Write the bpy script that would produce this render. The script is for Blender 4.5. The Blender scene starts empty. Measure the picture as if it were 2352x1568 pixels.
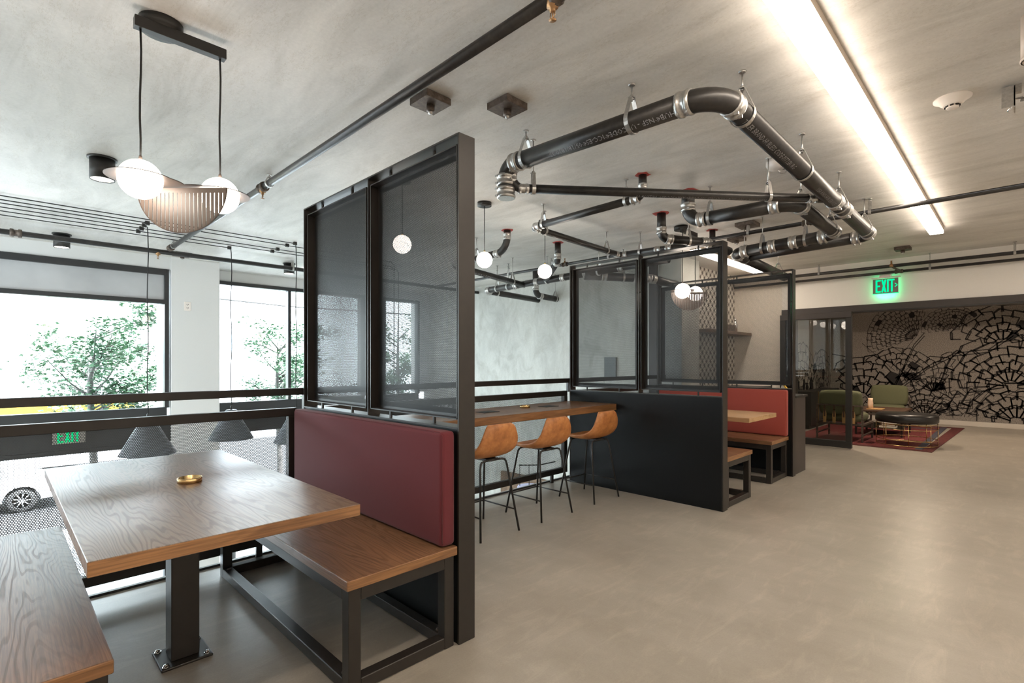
import bpy, bmesh, math, random
from mathutils import Vector, Matrix, Euler
random.seed(7)
PI = math.pi
S = bpy.context.scene
COL = S.collection

# ------------------------------------------------------------------ camera
cam_d = bpy.data.cameras.new('camera')
cam = bpy.data.objects.new('camera', cam_d)
COL.objects.link(cam)
cam.location = (0, 0, 1.34)
cam.rotation_euler = (PI/2, 0, 0.7819 - PI/2)
cam_d.sensor_width = 36
cam_d.lens = 18.0
cam_d.shift_y = 47.5/2352
cam_d.clip_end = 400
S.camera = cam
S.view_settings.view_transform = 'Standard'
S.view_settings.look = 'None'
S.view_settings.gamma = 1
S.view_settings.use_curve_mapping = False
S.view_settings.exposure = 1.12
try:
    S.cycles.max_bounces = 10
    S.cycles.diffuse_bounces = 5
    S.cycles.glossy_bounces = 4
    S.cycles.transparent_max_bounces = 48
    S.cycles.sample_clamp_indirect = 6
    S.cycles.caustics_reflective = False
    S.cycles.caustics_refractive = False
    S.cycles.use_denoising = True
except Exception:
    pass

# ------------------------------------------------------------------ sky
SKY = 7.0
w = bpy.data.worlds.new('sky'); S.world = w
w.use_nodes = True
wn = w.node_tree.nodes['Background']
wn.inputs[0].default_value = (0.80, 0.925, 1.0, 1)
wn.inputs[1].default_value = SKY

def area(name, loc, rot, sx, sy, power, col, portal=False):
    l = bpy.data.lights.new(name, 'AREA'); l.shape = 'RECTANGLE'
    l.size = sx; l.size_y = sy; l.energy = power; l.color = col
    if portal: l.cycles.is_portal = True
    o = bpy.data.objects.new(name, l); COL.objects.link(o)
    o.location = loc; o.rotation_euler = rot
    return o
sun = bpy.data.lights.new('sun', 'SUN'); sun.energy = 30; sun.angle = .02; sun.color = (.96, .96, 1.0)
so = bpy.data.objects.new('sun', sun); COL.objects.link(so); so.rotation_euler = (math.radians(28), math.radians(12), 0)
area('window_portal', (-2.0, 9.2, 0.0), (-PI/2, 0, 0), 8.0, 6.0, 1, (1, 1, 1), True)
area('window_portal', (4.6, 9.9, 0.0), (-PI/2, 0, 0), 5.0, 6.0, 1, (1, 1, 1), True)

WARM = (1.0, 0.80, 0.60)

# ------------------------------------------------------------------ materials
MATS = {}
class NT:
    def __init__(s, name):
        m = bpy.data.materials.new(name); m.use_nodes = True
        s.m = m; s.t = m.node_tree; s.n = s.t.nodes; s.b = s.n['Principled BSDF']; s.out = s.n['Material Output']
        MATS[name] = m
    def add(s, typ, **kw):
        n = s.n.new(typ)
        for k, v in kw.items():
            if k.startswith('i_'):
                n.inputs[k[2:]].default_value = v
            else: setattr(n, k, v)
        return n
    def link(s, a, b): s.t.links.new(a, b)
    def coords(s, scale=(1, 1, 1)):
        tc = s.add('ShaderNodeTexCoord'); mp = s.add('ShaderNodeMapping')
        mp.inputs['Scale'].default_value = scale
        s.link(tc.outputs['Object'], mp.inputs[0]); return mp.outputs[0]
    def noise(s, vec, scale, detail=5, rough=.6, dist=0):
        n = s.add('ShaderNodeTexNoise'); n.inputs['Scale'].default_value = scale
        n.inputs['Detail'].default_value = detail; n.inputs['Roughness'].default_value = rough
        n.inputs['Distortion'].default_value = dist
        s.link(vec, n.inputs['Vector']); return n.outputs[0]
    def ramp(s, fac, stops):
        r = s.add('ShaderNodeValToRGB'); e = r.color_ramp.elements
        while len(e) < len(stops): e.new(.5)
        for i, (p, c) in enumerate(stops):
            e[i].position = p; e[i].color = (c[0], c[1], c[2], 1) if len(c) == 3 else c
        s.link(fac, r.inputs[0]); return r.outputs[0]
    def mix(s, fac, a, b, mode='MIX'):
        n = s.add('ShaderNodeMix', data_type='RGBA', blend_type=mode)
        for v, k in ((fac, 0), (a, 6), (b, 7)):
            if hasattr(v, 'is_output'): s.link(v, n.inputs[k])
            elif k == 0: n.inputs[0].default_value = v
            else: n.inputs[k].default_value = (*v, 1)
        return n.outputs[2]
    def math(s, op, a, b=0.0, c=None):
        n = s.add('ShaderNodeMath', operation=op)
        for i, v in enumerate((a, b, c)):
            if v is None: continue
            if hasattr(v, 'is_output'): s.link(v, n.inputs[i])
            else: n.inputs[i].default_value = v
        return n.outputs[0]
    def bump(s, h, strength=.2, dist=.01):
        b = s.add('ShaderNodeBump'); b.inputs['Strength'].default_value = strength
        b.inputs['Distance'].default_value = dist
        s.link(h, b.inputs['Height']); s.link(b.outputs[0], s.b.inputs['Normal'])
    def set(s, col=None, rough=None, metal=None, **kw):
        if col is not None:
            if hasattr(col, 'is_output'): s.link(col, s.b.inputs['Base Color'])
            else: s.b.inputs['Base Color'].default_value = (*col, 1)
        if rough is not None:
            if hasattr(rough, 'is_output'): s.link(rough, s.b.inputs['Roughness'])
            else: s.b.inputs['Roughness'].default_value = rough
        if metal is not None: s.b.inputs['Metallic'].default_value = metal
        for k, v in kw.items(): s.b.inputs[k].default_value = v
        return s.m

def plain(name, col, rough=.5, metal=0, grain=0, gscale=60, **kw):
    n = NT(name)
    c = col
    if grain:
        v = n.noise(n.coords(), gscale, 4)
        c = n.ramp(v, [(.3, tuple(x*(1-grain) for x in col)), (.7, tuple(min(1, x*(1+grain)) for x in col))])
        n.bump(v, .08, .002)
    return n.set(c, rough, metal, **kw)

def concrete(name, c0, c1, rough, stretch, big=.45, veins=.35, bumps=.12, marks=.5):
    n = NT(name)
    co = n.coords(stretch)
    a = n.noise(co, big, 8, .62, .6)
    col = n.ramp(a, [(.32, c0), (.68, c1)])
    b = n.noise(n.coords((stretch[0]*2.2, stretch[1]*1.2, stretch[2]*2)), 1.8, 8, .62, 1.0)
    b2 = n.ramp(b, [(.30, (.80, .795, .78)), (.5, (1, 1, 1)), (.70, (1.14, 1.14, 1.14))])
    col = n.mix(marks, col, b2, 'MULTIPLY')
    f = n.noise(n.coords(), 55, 4, .7)
    f2 = n.ramp(f, [(.3, (.93, .93, .93)), (.7, (1.04, 1.04, 1.04))])
    col = n.mix(1.0, col, f2, 'MULTIPLY')
    v = n.add('ShaderNodeTexNoise'); v.inputs['Scale'].default_value = 1.1; v.inputs['Detail'].default_value = 7
    v.inputs['Roughness'].default_value = .8
    n.link(n.coords((2.6, .6, 1)), v.inputs['Vector'])
    sc = n.ramp(v.outputs[0], [(.492, (1, 1, 1)), (.5, (.78, .74, .68)), (.508, (1, 1, 1))])
    col = n.mix(veins, col, sc, 'MULTIPLY')
    n.bump(b, bumps, .01)
    return n.set(col, rough)

concrete('ceiling_concrete', (.58, .56, .535), (.78, .76, .725), .5, (1, .5, 1), .8, marks=.85, bumps=.3, veins=.6)
def floor_mat(name):
    n = NT(name)
    a = n.noise(n.coords((1, .8, 1)), .9, 6, .6)
    col = n.ramp(a, [(.3, (.295, .268, .230)), (.7, (.395, .362, .315))])
    b = n.noise(n.coords((1.6, .8, 1)), 3.6, 6, .65)
    col = n.mix(1.0, col, n.ramp(b, [(.3, (.93, .92, .90)), (.7, (1.07, 1.07, 1.07))]), 'MULTIPLY')
    k = n.noise(n.coords((2.4, 9, 1)), 1.0, 7, .72, .8)
    col = n.mix(1.0, col, n.ramp(k, [(.5, (1, 1, 1)), (.72, (1.22, 1.21, 1.20))]), 'MULTIPLY')
    g = n.noise(n.coords(), 120, 3, .7)
    col = n.mix(1.0, col, n.ramp(g, [(.3, (.93,)*3), (.7, (1.05,)*3)]), 'MULTIPLY')
    n.bump(g, .02, .002)
    return n.set(col, .34)
floor_mat('floor_concrete')
concrete('wall_concrete', (.50, .51, .49), (.66, .67, .64), .75, (1, 1.6, .6), .9, marks=.9)
concrete('asphalt', (.010, .010, .011), (.018, .018, .019), .9, (1, 1, 1), .6)
concrete('sidewalk', (.30, .31, .32), (.42, .43, .44), .9, (1, 1, 1), .8)
plain('white_paint', (.88, .85, .81), .6, grain=.03, gscale=180)
plain('cool_white_paint', (.66, .66, .65), .6, grain=.03, gscale=180)
plain('window_black', (.018, .020, .022), .42)
plain('black_steel', (.019, .0155, .013), .40, 0, grain=.12, gscale=25)
plain('black_panel', (.005, .0055, .006), .4, 0, grain=.1, gscale=120, **{'Specular IOR Level': .22})
plain('bronze_frame', (.045, .036, .032), .45)
plain('lamp_black', (.018, .017, .016), .4)
plain('lamp_taupe', (.12, .092, .078), .45)
plain('cable_black', (.01, .01, .01), .6)
plain('galvanised', (.50, .49, .475), .34, .85, grain=.15, gscale=80)
plain('chrome', (.8, .8, .8), .12, 1)
plain('brass', (.72, .50, .24), .25, 1)
plain('old_brass', (.38, .22, .11), .45, .8)
plain('rusty_steel', (.11, .085, .07), .5, .5, grain=.5, gscale=40)
plain('red_sealant', (.42, .06, .05), .7, grain=.4, gscale=60)
plain('plastic_white', (.78, .72, .67), .4)
plain('spot_beige', (.52, .44, .38), .45)
plain('leather_black', (.012, .011, .011), .3)
plain('leather_dark', (.07, .035, .02), .5)
plain('olive_fabric', (.105, .11, .058), .9, grain=.25, gscale=300)
plain('strap_tan', (.42, .25, .10), .6, grain=.2, gscale=90)
plain('paper', (.8, .76, .68), .7)
plain('yellow_card', (.8, .5, .05), .6)
plain('grey_cover', (.17, .19, .20), .5)
plain('skirting_white', (.62, .58, .53), .5)
plain('light_trim', (.42, .35, .28), .5)
plain('candle', (.85, .62, .45), .6)
plain('car_white', (.8, .82, .84), .25)
plain('car_glass', (.12, .14, .15), .1)
plain('rubber', (.03, .03, .03), .7)
plain('alloy', (.6, .62, .64), .3, .7)
plain('bus_yellow', (.22, .13, .005), .4)
plain('bus_yellow_light', (.25, .19, .05), .4)
plain('leaf_green', (.055, .125, .065), .6)
plain('bark', (.09, .085, .08), .9, grain=.3, gscale=20)
plain('facade_pale', (.8, .82, .84), .8)
plain('facade_glass', (.35, .38, .42), .4)
plain('brown_board', (.16, .10, .06), .6, grain=.3, gscale=12)
plain('lilac_disc', (.42, .42, .60), .5)
plain('shade_metal', (.10, .115, .13), .5, .0)
plain('spandrel_glass', (.42, .43, .44), .16, .0, grain=.12, gscale=1.2, **{'Coat Weight': .3})
plain('print_silver', (.30, .30, .31), .6)
plain('print_yellow', (.6, .45, .12), .6)
plain('mural_ink', (.012, .010, .011), .7)
plain('sign_grey', (.22, .20, .18), .4)

def iron(name):
    n = NT(name)
    a = n.noise(n.coords((1, 1, 1)), 18, 6, .7)
    col = n.ramp(a, [(.3, (.010, .010, .011)), (.62, (.028, .025, .023)), (.8, (.06, .052, .045))])
    b = n.noise(n.coords(), 140, 3, .7)
    n.bump(b, .25, .001)
    return n.set(col, .36, 0.0)
iron('cast_iron')

def fabric(name, col):
    n = NT(name)
    w1 = n.noise(n.coords((1, 1, 3)), 420, 2, .5); w2 = n.noise(n.coords((3, 3, 1)), 420, 2, .5)
    f = n.math('ADD', w1, w2)
    c = n.ramp(f, [(.35, tuple(x*.72 for x in col)), (.65, tuple(x*1.25 for x in col))])
    n.link(f, n.add('ShaderNodeMath').inputs[0])
    n.bump(f, .35, .001)
    return n.set(c, .92, 0, **{'Sheen Weight': .12})
fabric('red_fabric', (.095, .0115, .0175))
fabric('coral_fabric', (.24, .040, .028))

def leather(name):
    n = NT(name)
    a = n.noise(n.coords((1, 1, 1)), 14, 6, .62)
    col = n.ramp(a, [(.3, (.34, .125, .040)), (.55, (.53, .215, .070)), (.78, (.66, .33, .13))])
    n.bump(n.noise(n.coords(), 220, 3), .15, .001)
    return n.set(col, .42)
leather('tan_leather')

def wood(name, light, dark, axis='Y', seed=0.0, rough=.36, rings=24, coat=0.0):
    n = NT(name)
    if axis == 'Y': st = (1.0, .13, 1.0); fine = (60, 1.6, 60)
    else: st = (.13, 1.0, 1.0); fine = (1.6, 60, 60)
    tc = n.add('ShaderNodeTexCoord'); mp = n.add('ShaderNodeMapping')
    mp.inputs['Scale'].default_value = st; mp.inputs['Location'].default_value = (seed, seed*1.7, 0)
    n.link(tc.outputs['Object'], mp.inputs[0])
    a = n.noise(mp.outputs[0], 2.6, 4, .45, .25)
    mod = n.ramp(n.noise(mp.outputs[0], 5.0, 3), [(.35, (.15,)*3), (.65, (.75,)*3)])
    s1 = n.math('SINE', n.math('MULTIPLY', a, rings*6.283))
    s2 = n.math('SINE', n.math('MULTIPLY', a, rings*2.3*6.283))
    lines = n.ramp(n.math('MULTIPLY', n.math('ADD', s1, 1.0), .5), [(.0, (0, 0, 0)), (.62, (.05,)*3), (.9, (.9,)*3)])
    l2 = n.ramp(n.math('MULTIPLY', n.math('ADD', s2, 1.0), .5), [(.5, (0, 0, 0)), (1, (.5, .5, .5))])
    f = n.noise(n.coords(fine), 3.0, 3, .6)
    fr = n.ramp(f, [(.38, (.7,)*3), (.6, (1.08,)*3)])
    big = n.noise(mp.outputs[0], 1.1, 2)
    base = n.mix(n.ramp(big, [(.3, (0, 0, 0)), (.7, (1, 1, 1))]), light, tuple(x*.72 for x in light))
    lines = n.mix(1.0, lines, mod, 'MULTIPLY')
    c = n.mix(lines, base, dark)
    mx = n.mix(l2, (0, 0, 0), (.35, .35, .35))
    c = n.mix(mx, c, dark)
    c = n.mix(1.0, c, fr, 'MULTIPLY')
    n.bump(n.math('SUBTRACT', f, lines), .16, .0015)
    return n.set(c, n.ramp(lines, [(0, (rough,)*3), (1, (rough+.2,)*3)]), 0, **{'Specular IOR Level': .6, 'Coat Weight': coat, 'Coat Roughness': .28})
wood('oak_top', (.235, .135, .075), (.085, .042, .022), 'Y', 0.0, .36, 75, coat=.6)
wood('oak_bench', (.27, .135, .065), (.11, .05, .023), 'Y', 3.1, .38, 60, coat=.2)
wood('oak_bar', (.21, .095, .035), (.07, .03, .012), 'X', 5.3, .36, 80, coat=.3)
wood('oak_edge', (.34, .165, .065), (.13, .055, .02), 'X', 1.3, .42, 16)
wood('oak_edge_y', (.30, .14, .05), (.12, .05, .02), 'Y', 2.3, .42, 16)
wood('oak_light', (.60, .38, .19), (.36, .20, .09), 'Y', 1.9, .4, 12)
wood('shelf_wood', (.24, .15, .09), (.14, .08, .05), 'X', 1.9, .5, 8)

def emit(name, col, st):
    n = NT(name)
    e = n.add('ShaderNodeEmission'); e.inputs[0].default_value = (*col, 1); e.inputs[1].default_value = st
    n.link(e.outputs[0], n.out.inputs[0]); return n.m
LED = 10.5
emit('led_diffuser', (1.0, .86, .71), LED)
emit('globe_glow', (1.0, .87, .74), 9.0)
emit('downlight_glow', (1.0, .90, .78), 8.0)
emit('exit_green', (.0, .95, .32), .62)
emit('exit_green_dim', (.0, .72, .24), .7)

def glass(name, tint=(1, 1, 1), refl=1.0):
    n = NT(name)
    tr = n.add('ShaderNodeBsdfTransparent'); tr.inputs[0].default_value = (*tint, 1)
    gl = n.add('ShaderNodeBsdfGlossy'); gl.inputs['Roughness'].default_value = .0
    fr = n.add('ShaderNodeFresnel'); fr.inputs[0].default_value = 1.5
    mx = n.add('ShaderNodeMixShader')
    n.link(n.math('MULTIPLY', fr.outputs[0], refl), mx.inputs[0])
    n.link(tr.outputs[0], mx.inputs[1]); n.link(gl.outputs[0], mx.inputs[2])
    n.link(mx.outputs[0], n.out.inputs[0]); return n.m
glass('clear_glass', (.97, .985, .98), .5)
glass('door_glass', (.78, .80, .79), 1.4)
glass('tumbler_glass', (.97, .97, .97), .7)

def perforated(name, axis, pitch, hole, col=(.018, .018, .018)):
    """thin punched sheet: staggered round holes, the holes really are see-through"""
    n = NT(name)
    tc = n.add('ShaderNodeTexCoord'); sp = n.add('ShaderNodeSeparateXYZ'); n.link(tc.outputs['Object'], sp.inputs[0])
    u = sp.outputs['Y'] if axis == 'Y' else sp.outputs['X']; v = sp.outputs['Z']
    def cell(off):
        a = n.math('SUBTRACT', n.math('FRACT', n.math('ADD', n.math('DIVIDE', u, pitch), off)), .5)
        b = n.math('SUBTRACT', n.math('FRACT', n.math('ADD', n.math('DIVIDE', v, pitch*1.732), off)), .5)
        b = n.math('MULTIPLY', b, 1.732)
        return n.math('SQRT', n.math('ADD', n.math('MULTIPLY', a, a), n.math('MULTIPLY', b, b)))
    d = n.math('MINIMUM', cell(10.0), cell(10.5))
    fac = n.math('LESS_THAN', d, hole)
    tr = n.add('ShaderNodeBsdfTransparent')
    mx = n.add('ShaderNodeMixShader')
    n.set(col, .45)
    n.link(fac, mx.inputs[0]); n.link(n.b.outputs[0], mx.inputs[1]); n.link(tr.outputs[0], mx.inputs[2])
    n.link(mx.outputs[0], n.out.inputs[0]); return n.m
perforated('screen_mesh', 'Y', .0065, .425)
perforated('guard_mesh', 'X', .0105, .39, (.03, .033, .035))

def tiles(name):
    """printed cement tile: rows of dark kites and triangles on off-white"""
    n = NT(name)
    tc = n.add('ShaderNodeTexCoord'); sp = n.add('ShaderNodeSeparateXYZ'); n.link(tc.outputs['Object'], sp.inputs[0])
    p = .15
    def tri(x, ph, period):
        f = n.math('FRACT', n.math('ADD', n.math('DIVIDE', x, period), 20+ph))
        return n.math('MULTIPLY', n.math('ABSOLUTE', n.math('SUBTRACT', f, .5)), 2.0)
    x, z = sp.outputs['X'], sp.outputs['Z']
    a = tri(x, 0, p); b = tri(z, 0, p*.95); b2 = tri(z, .0, p*.475)
    d1 = n.math('LESS_THAN', n.math('ADD', a, n.math('MULTIPLY', b, 1.0)), .52)
    a2 = tri(x, .5, p); b3 = tri(z, .5, p*.95)
    d2 = n.math('LESS_THAN', n.math('ADD', a2, b3), .52)
    t1 = n.math('LESS_THAN', n.math('ADD', n.math('MULTIPLY', tri(x, 0, p*.5), 1.0), b2), .62)
    m = n.math('MAXIMUM', n.math('MAXIMUM', d1, d2), n.math('MULTIPLY', t1, .55))
    c = n.mix(m, (.84, .78, .70), (.11, .09, .075))
    return n.set(c, .4)
tiles('patterned_tile')

def stripes(name):
    n = NT(name)
    tc = n.add('ShaderNodeTexCoord'); sp = n.add('ShaderNodeSeparateXYZ'); n.link(tc.outputs['Object'], sp.inputs[0])
    f = n.math('SINE', n.math('MULTIPLY', sp.outputs['Y'], 260.0))
    c = n.mix(n.math('MULTIPLY', n.math('ADD', f, 1.0), .5), (.82, .76, .68), (.86, .80, .72))
    return n.set(c, .7)
stripes('ribbed_wallpaper')

def mural(name):
    n = NT(name)
    a = n.noise(n.coords(), 60, 3, .8)
    c = n.ramp(a, [(.4, (.17, .155, .14)), (.6, (.33, .30, .275))])
    return n.set(c, .9)
mural('mural_paper')

def rugmat(name):
    n = NT(name)
    a = n.noise(n.coords((1, 3, 1)), 11, 6, .8)
    c = n.ramp(a, [(.30, (.02, .012, .02)), (.42, (.12, .014, .018)), (.56, (.17, .026, .022)), (.64, (.05, .045, .065)), (.70, (.14, .018, .018))])
    v = n.add('ShaderNodeTexVoronoi'); v.inputs['Scale'].default_value = 16; n.link(n.coords((1, 1.5, 1)), v.inputs['Vector'])
    c2 = n.ramp(v.outputs['Distance'], [(.2, (.35, .3, .35)), (.32, (1, 1, 1))])
    c = n.mix(.8, c, c2, 'MULTIPLY')
    n.bump(n.noise(n.coords(), 200, 2), .5, .004)
    return n.set(c, .95)
rugmat('rug_red')
plain('rug_blue', (.05, .05, .07), .95, grain=.4, gscale=40)
plain('rug_edge', (.085, .014, .013), .95, grain=.5, gscale=30)

# ------------------------------------------------------------------ geometry helpers
def BM(): return bmesh.new()
def box(bm, x0, x1, y0, y1, z0, z1, bev=0, seg=1):
    t = bmesh.new()
    bmesh.ops.create_cube(t, size=1)
    for v in t.verts:
        v.co = Vector((x0+(x1-x0)*(v.co.x+.5), y0+(y1-y0)*(v.co.y+.5), z0+(z1-z0)*(v.co.z+.5)))
    if bev: bmesh.ops.bevel(t, geom=list(t.edges), offset=bev, segments=seg, profile=.5, affect='EDGES')
    merge(bm, t)
    return bm
def merge(bm, t, M=None):
    if M is not None: t.transform(M)
    me = bpy.data.meshes.new('tmp'); t.to_mesh(me); t.free(); bm.from_mesh(me); bpy.data.meshes.remove(me)
def frame_of(d):
    d = d.normalized(); up = Vector((0, 0, 1)) if abs(d.z) < .95 else Vector((1, 0, 0))
    a = d.cross(up).normalized(); b = a.cross(d).normalized()
    return a, b
def tube(bm, pts, r, seg=12, cap=True, radii=None):
    pts = [Vector(p) for p in pts]; rings = []
    n = len(pts); a = b = None
    for i, p in enumerate(pts):
        d = (pts[min(i+1, n-1)]-pts[max(i-1, 0)])
        if a is None: a, b = frame_of(d)
        else:
            d = d.normalized(); a = (a - d*a.dot(d)).normalized(); b = d.cross(a).normalized()*-1
            b = a.cross(d).normalized()
        rr = radii[i] if radii else r
        rings.append([bm.verts.new(p+a*math.cos(2*PI*k/seg)*rr+b*math.sin(2*PI*k/seg)*rr) for k in range(seg)])
    for i in range(n-1):
        for k in range(seg):
            f = bm.faces.new((rings[i][k], rings[i][(k+1) % seg], rings[i+1][(k+1) % seg], rings[i+1][k])); f.smooth = True
    if cap:
        bm.faces.new(rings[0][::-1]); bm.faces.new(rings[-1])
    return bm
def lathe(bm, c, prof, seg=24, axis='Z'):
    c = Vector(c); rings = []
    for r, h in prof:
        ring = []
        for k in range(seg):
            x, y = r*math.cos(2*PI*k/seg), r*math.sin(2*PI*k/seg)
            ring.append(bm.verts.new(c+(Vector((x, y, h)) if axis == 'Z' else Vector((h, x, y)) if axis == 'X' else Vector((x, h, y)))))
        rings.append(ring)
    for i in range(len(rings)-1):
        for k in range(seg):
            f = bm.faces.new((rings[i][k], rings[i][(k+1) % seg], rings[i+1][(k+1) % seg], rings[i+1][k])); f.smooth = True
    if prof[0][0] > 1e-5: bm.faces.new(rings[0])
    if prof[-1][0] > 1e-5: bm.faces.new(rings[-1][::-1])
    return bm
def sphere(bm, c, r, u=28, v=16, sz=1):
    t = bmesh.new(); bmesh.ops.create_uvsphere(t, u_segments=u, v_segments=v, radius=r)
    for f in t.faces: f.smooth = True
    merge(bm, t, Matrix.Translation(c) @ Matrix.Diagonal((1, 1, sz, 1))); return bm
def prism(bm, poly, axis, a, b):
    """extrude a 2-D polygon along an axis: X (poly = y,z), Y (x,z), Z (x,y)"""
    def P(u, v, w): return Vector((w, u, v)) if axis == 'X' else Vector((u, w, v)) if axis == 'Y' else Vector((u, v, w))
    A = [bm.verts.new(P(u, v, a)) for u, v in poly]; B = [bm.verts.new(P(u, v, b)) for u, v in poly]
    bm.faces.new(A); bm.faces.new(B[::-1])
    n = len(poly)
    for i in range(n): bm.faces.new((A[i], B[i], B[(i+1) % n], A[(i+1) % n]))
    return bm

ORG = {}
def obj(name, bm, mat, parent=None, label=None, kind=None, org=None):
    """link one mesh object; under a parent the world-space mesh is shifted to the root's base"""
    me = bpy.data.meshes.new(name)
    bmesh.ops.recalc_face_normals(bm, faces=list(bm.faces))
    o3 = ORG[parent] if parent is not None else Vector(org if org is not None else (0, 0, 0))
    if o3.length: bm.transform(Matrix.Translation(-o3))
    bm.to_mesh(me); bm.free()
    me.materials.append(MATS[mat] if isinstance(mat, str) else mat)
    o = bpy.data.objects.new(name, me); COL.objects.link(o)
    if parent is not None: o.parent = parent
    else: o.location = o3
    ORG[o] = o3
    if label: o['label'] = label
    if kind: o['kind'] = kind
    return o
def thing(name, label, cat, loc=(0, 0, 0), group=None):
    o = bpy.data.objects.new(name, None); COL.objects.link(o); o.empty_display_size = .1
    o.location = loc; ORG[o] = Vector(loc)
    o['label'] = label; o['category'] = cat
    if group: o['group'] = group
    return o
def tag(o, label, cat, group=None):
    o['label'] = label; o['category'] = cat
    if group: o['group'] = group
    return o
def struct(name, bm, mat, parent=None, org=None):
    o = obj(name, bm, mat, parent, org=org)
    if parent is None: o['kind'] = 'structure'
    return o
def sroot(name, loc=(0, 0, 0)):
    o = bpy.data.objects.new(name, None); COL.objects.link(o); o.location = loc; ORG[o] = Vector(loc)
    o['kind'] = 'structure'; return o
def dup(root, loc, rz=0, label=None, group=None):
    def cp(o, par):
        c = o.copy(); COL.objects.link(c); c.parent = par
        for ch in list(o.children): cp(ch, c)
        return c
    kids = list(root.children)
    r = root.copy(); COL.objects.link(r); r.location = loc; r.rotation_euler = (0, 0, rz)
    for ch in kids: cp(ch, r)
    if label: r['label'] = label
    if group: r['group'] = group
    return r
def sbox(name, mat, *a, parent=None, bev=0):
    return obj(name, box(BM(), *a, bev), mat, parent)

H = 2.87          # ceiling
# ================================================================== SETTING
struct('floor', box(BM(), -2.6, 14.6, -3.2, 3.76, -.32, 0), 'floor_concrete')
struct('floor_lower', box(BM(), -8, 7.2, 3.0, 9.8, -3.1, -2.85), 'floor_concrete')
struct('ceiling', box(BM(), -8.2, 14.6, -3.4, 9.75, H, H+.3), 'ceiling_concrete')
struct('wall_rear', box(BM(), -2.9, -2.6, -3.4, 3.9, -.3, H), 'white_paint')
struct('wall_camera_side', box(BM(), -2.9, 14.6, -3.5, -3.2, -.3, H), 'white_paint')
struct('wall_void_far_left', box(BM(), -8.3, -8, 3.0, 9.8, -3.1, H), 'white_paint')
struct('wall_void_under', box(BM(), -8.2, 7.2, 2.85, 3.0, -3.1, -.32), 'white_paint')
# concrete wall on the right of the void, and the column where it meets the kitchenette
struct('wall_concrete', box(BM(), 6.9, 7.2, 3.95, 9.7, -3.1, H), 'wall_concrete')
struct('wall_concrete_column', box(BM(), 6.93, 7.5, 3.45, 3.82, 0, H, .006), 'wall_concrete')
sb = obj('steel_channel', box(BM(), 6.89, 6.93, 3.82, 3.95, -.3, H), 'bronze_frame'); tag(sb, 'dark steel channel standing at the end of the concrete wall', 'channel')
struct('wall_tiled', box(BM(), 7.5, 9.5, 3.64, 3.95, 0, H), 'patterned_tile')
struct('wall_exit', box(BM(), 9.34, 9.5, -3.2, 2.85, 2.215, H), 'white_paint')
struct('wall_kitchen', box(BM(), 9.34, 9.5, 2.85, 3.64, 0, H), 'ribbed_wallpaper')
struct('trim_1', box(BM(), 9.30, 9.52, -3.2, 2.85, 2.12, 2.215, .003), 'bronze_frame')
struct('trim_2', box(BM(), 9.30, 9.52, 2.66, 2.85, 0, 2.12, .003), 'bronze_frame')
# lounge behind the opening
struct('wall_lounge_left', box(BM(), 9.5, 14.6, 3.3, 3.5, 0, H), 'mural_paper')
struct('wall_mural', box(BM(), 14.4, 14.6, -3.2, 3.3, 0, H), 'mural_paper')
struct('baseboard_mural', box(BM(), 14.36, 14.4, -3.2, 3.3, 0, .10, .004), 'skirting_white')
struct('baseboard_left', box(BM(), 9.52, 14.36, 3.27, 3.3, 0, .10, .004), 'skirting_white')
struct('trim_3', box(BM(), -2.6, 6.9, 3.76, 3.775, -.32, .012), 'skirting_white')
struct('trim_4', box(BM(), -2.6, 6.9, 3.74, 3.76, 0, .014), 'window_black')

# window wall -------------------------------------------------------
W1, W2 = 8.8, 9.5
struct('wall_window', box(BM(), -8, 1.79, W1, W1+.3, 2.685, H), 'cool_white_paint')
struct('wall_window_column', box(BM(), 1.787, 2.42, 8.74, 9.7, -2.85, H, .004), 'cool_white_paint')
bm = BM()
box(bm, 2.42, 6.9, W2, W2+.3, 2.70, H); box(bm, 5.3, 5.72, W2, W2+.3, .68, 2.70); box(bm, 6.62, 6.9, W2, W2+.3, .68, 2.70)
struct('wall_window_recess', bm, 'cool_white_paint')

def window(name, y, xs, z0, z1, bars, spandrel_top=None, jamb=.055, depth=.09, end=True):
    """frame with jambs/mullions at xs, rails z0/z1 and horizontal bars; one pane per bay"""
    r = sroot(name, (xs[0], y, z0))
    for i, x in enumerate(xs):
        obj('window_jamb' if i in (0, len(xs)-1) else 'window_mullion', box(BM(), x-jamb/2, x+jamb/2, y-.03, y+depth, z0, z1, .003), 'window_black', r)
    for z, hgt in bars:
        obj('window_rail', box(BM(), xs[0], xs[-1], y-.035, y+depth, z, z+hgt, .003), 'window_black', r)
    zs = [z0]+[z for z, h in bars]+[z1]
    for i in range(len(xs)-1):
        for j in range(len(bars)-1):
            a = bars[j][0]+bars[j][1]; b = bars[j+1][0]
            if b-a < .05: continue
            mat = 'clear_glass'
            if spandrel_top and a > 2.1: mat = 'spandrel_glass'
            obj('pane', box(BM(), xs[i]+jamb/2, xs[i+1]-jamb/2, y+.02, y+.03, a, b), mat, r)
    return r
window('window_1', W1, [-5.6, -2.4, 1.74], .68, 2.685, [(.55, .14), (2.18, .06), (2.60, .085)], True)
window('window_2', W2, [2.45, 3.775, 5.28], .66, 2.70, [(.52, .14), (2.64, .06)])
window('window_3', W2, [5.75, 6.6], .66, 2.70, [(.52, .14), (2.64, .06)])
window('window_4', W1, [-5.6, -2.4, 1.74], -2.85, .2, [(-2.84, .10), (.14, .06)])
window('window_5', W2, [2.45, 3.775, 5.28], -2.85, .2, [(-2.84, .10), (.14, .06)])
struct('trim_5', box(BM(), -8, 1.787, W1-.03, W1+.12, .2, .552, .003), 'window_black')
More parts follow.
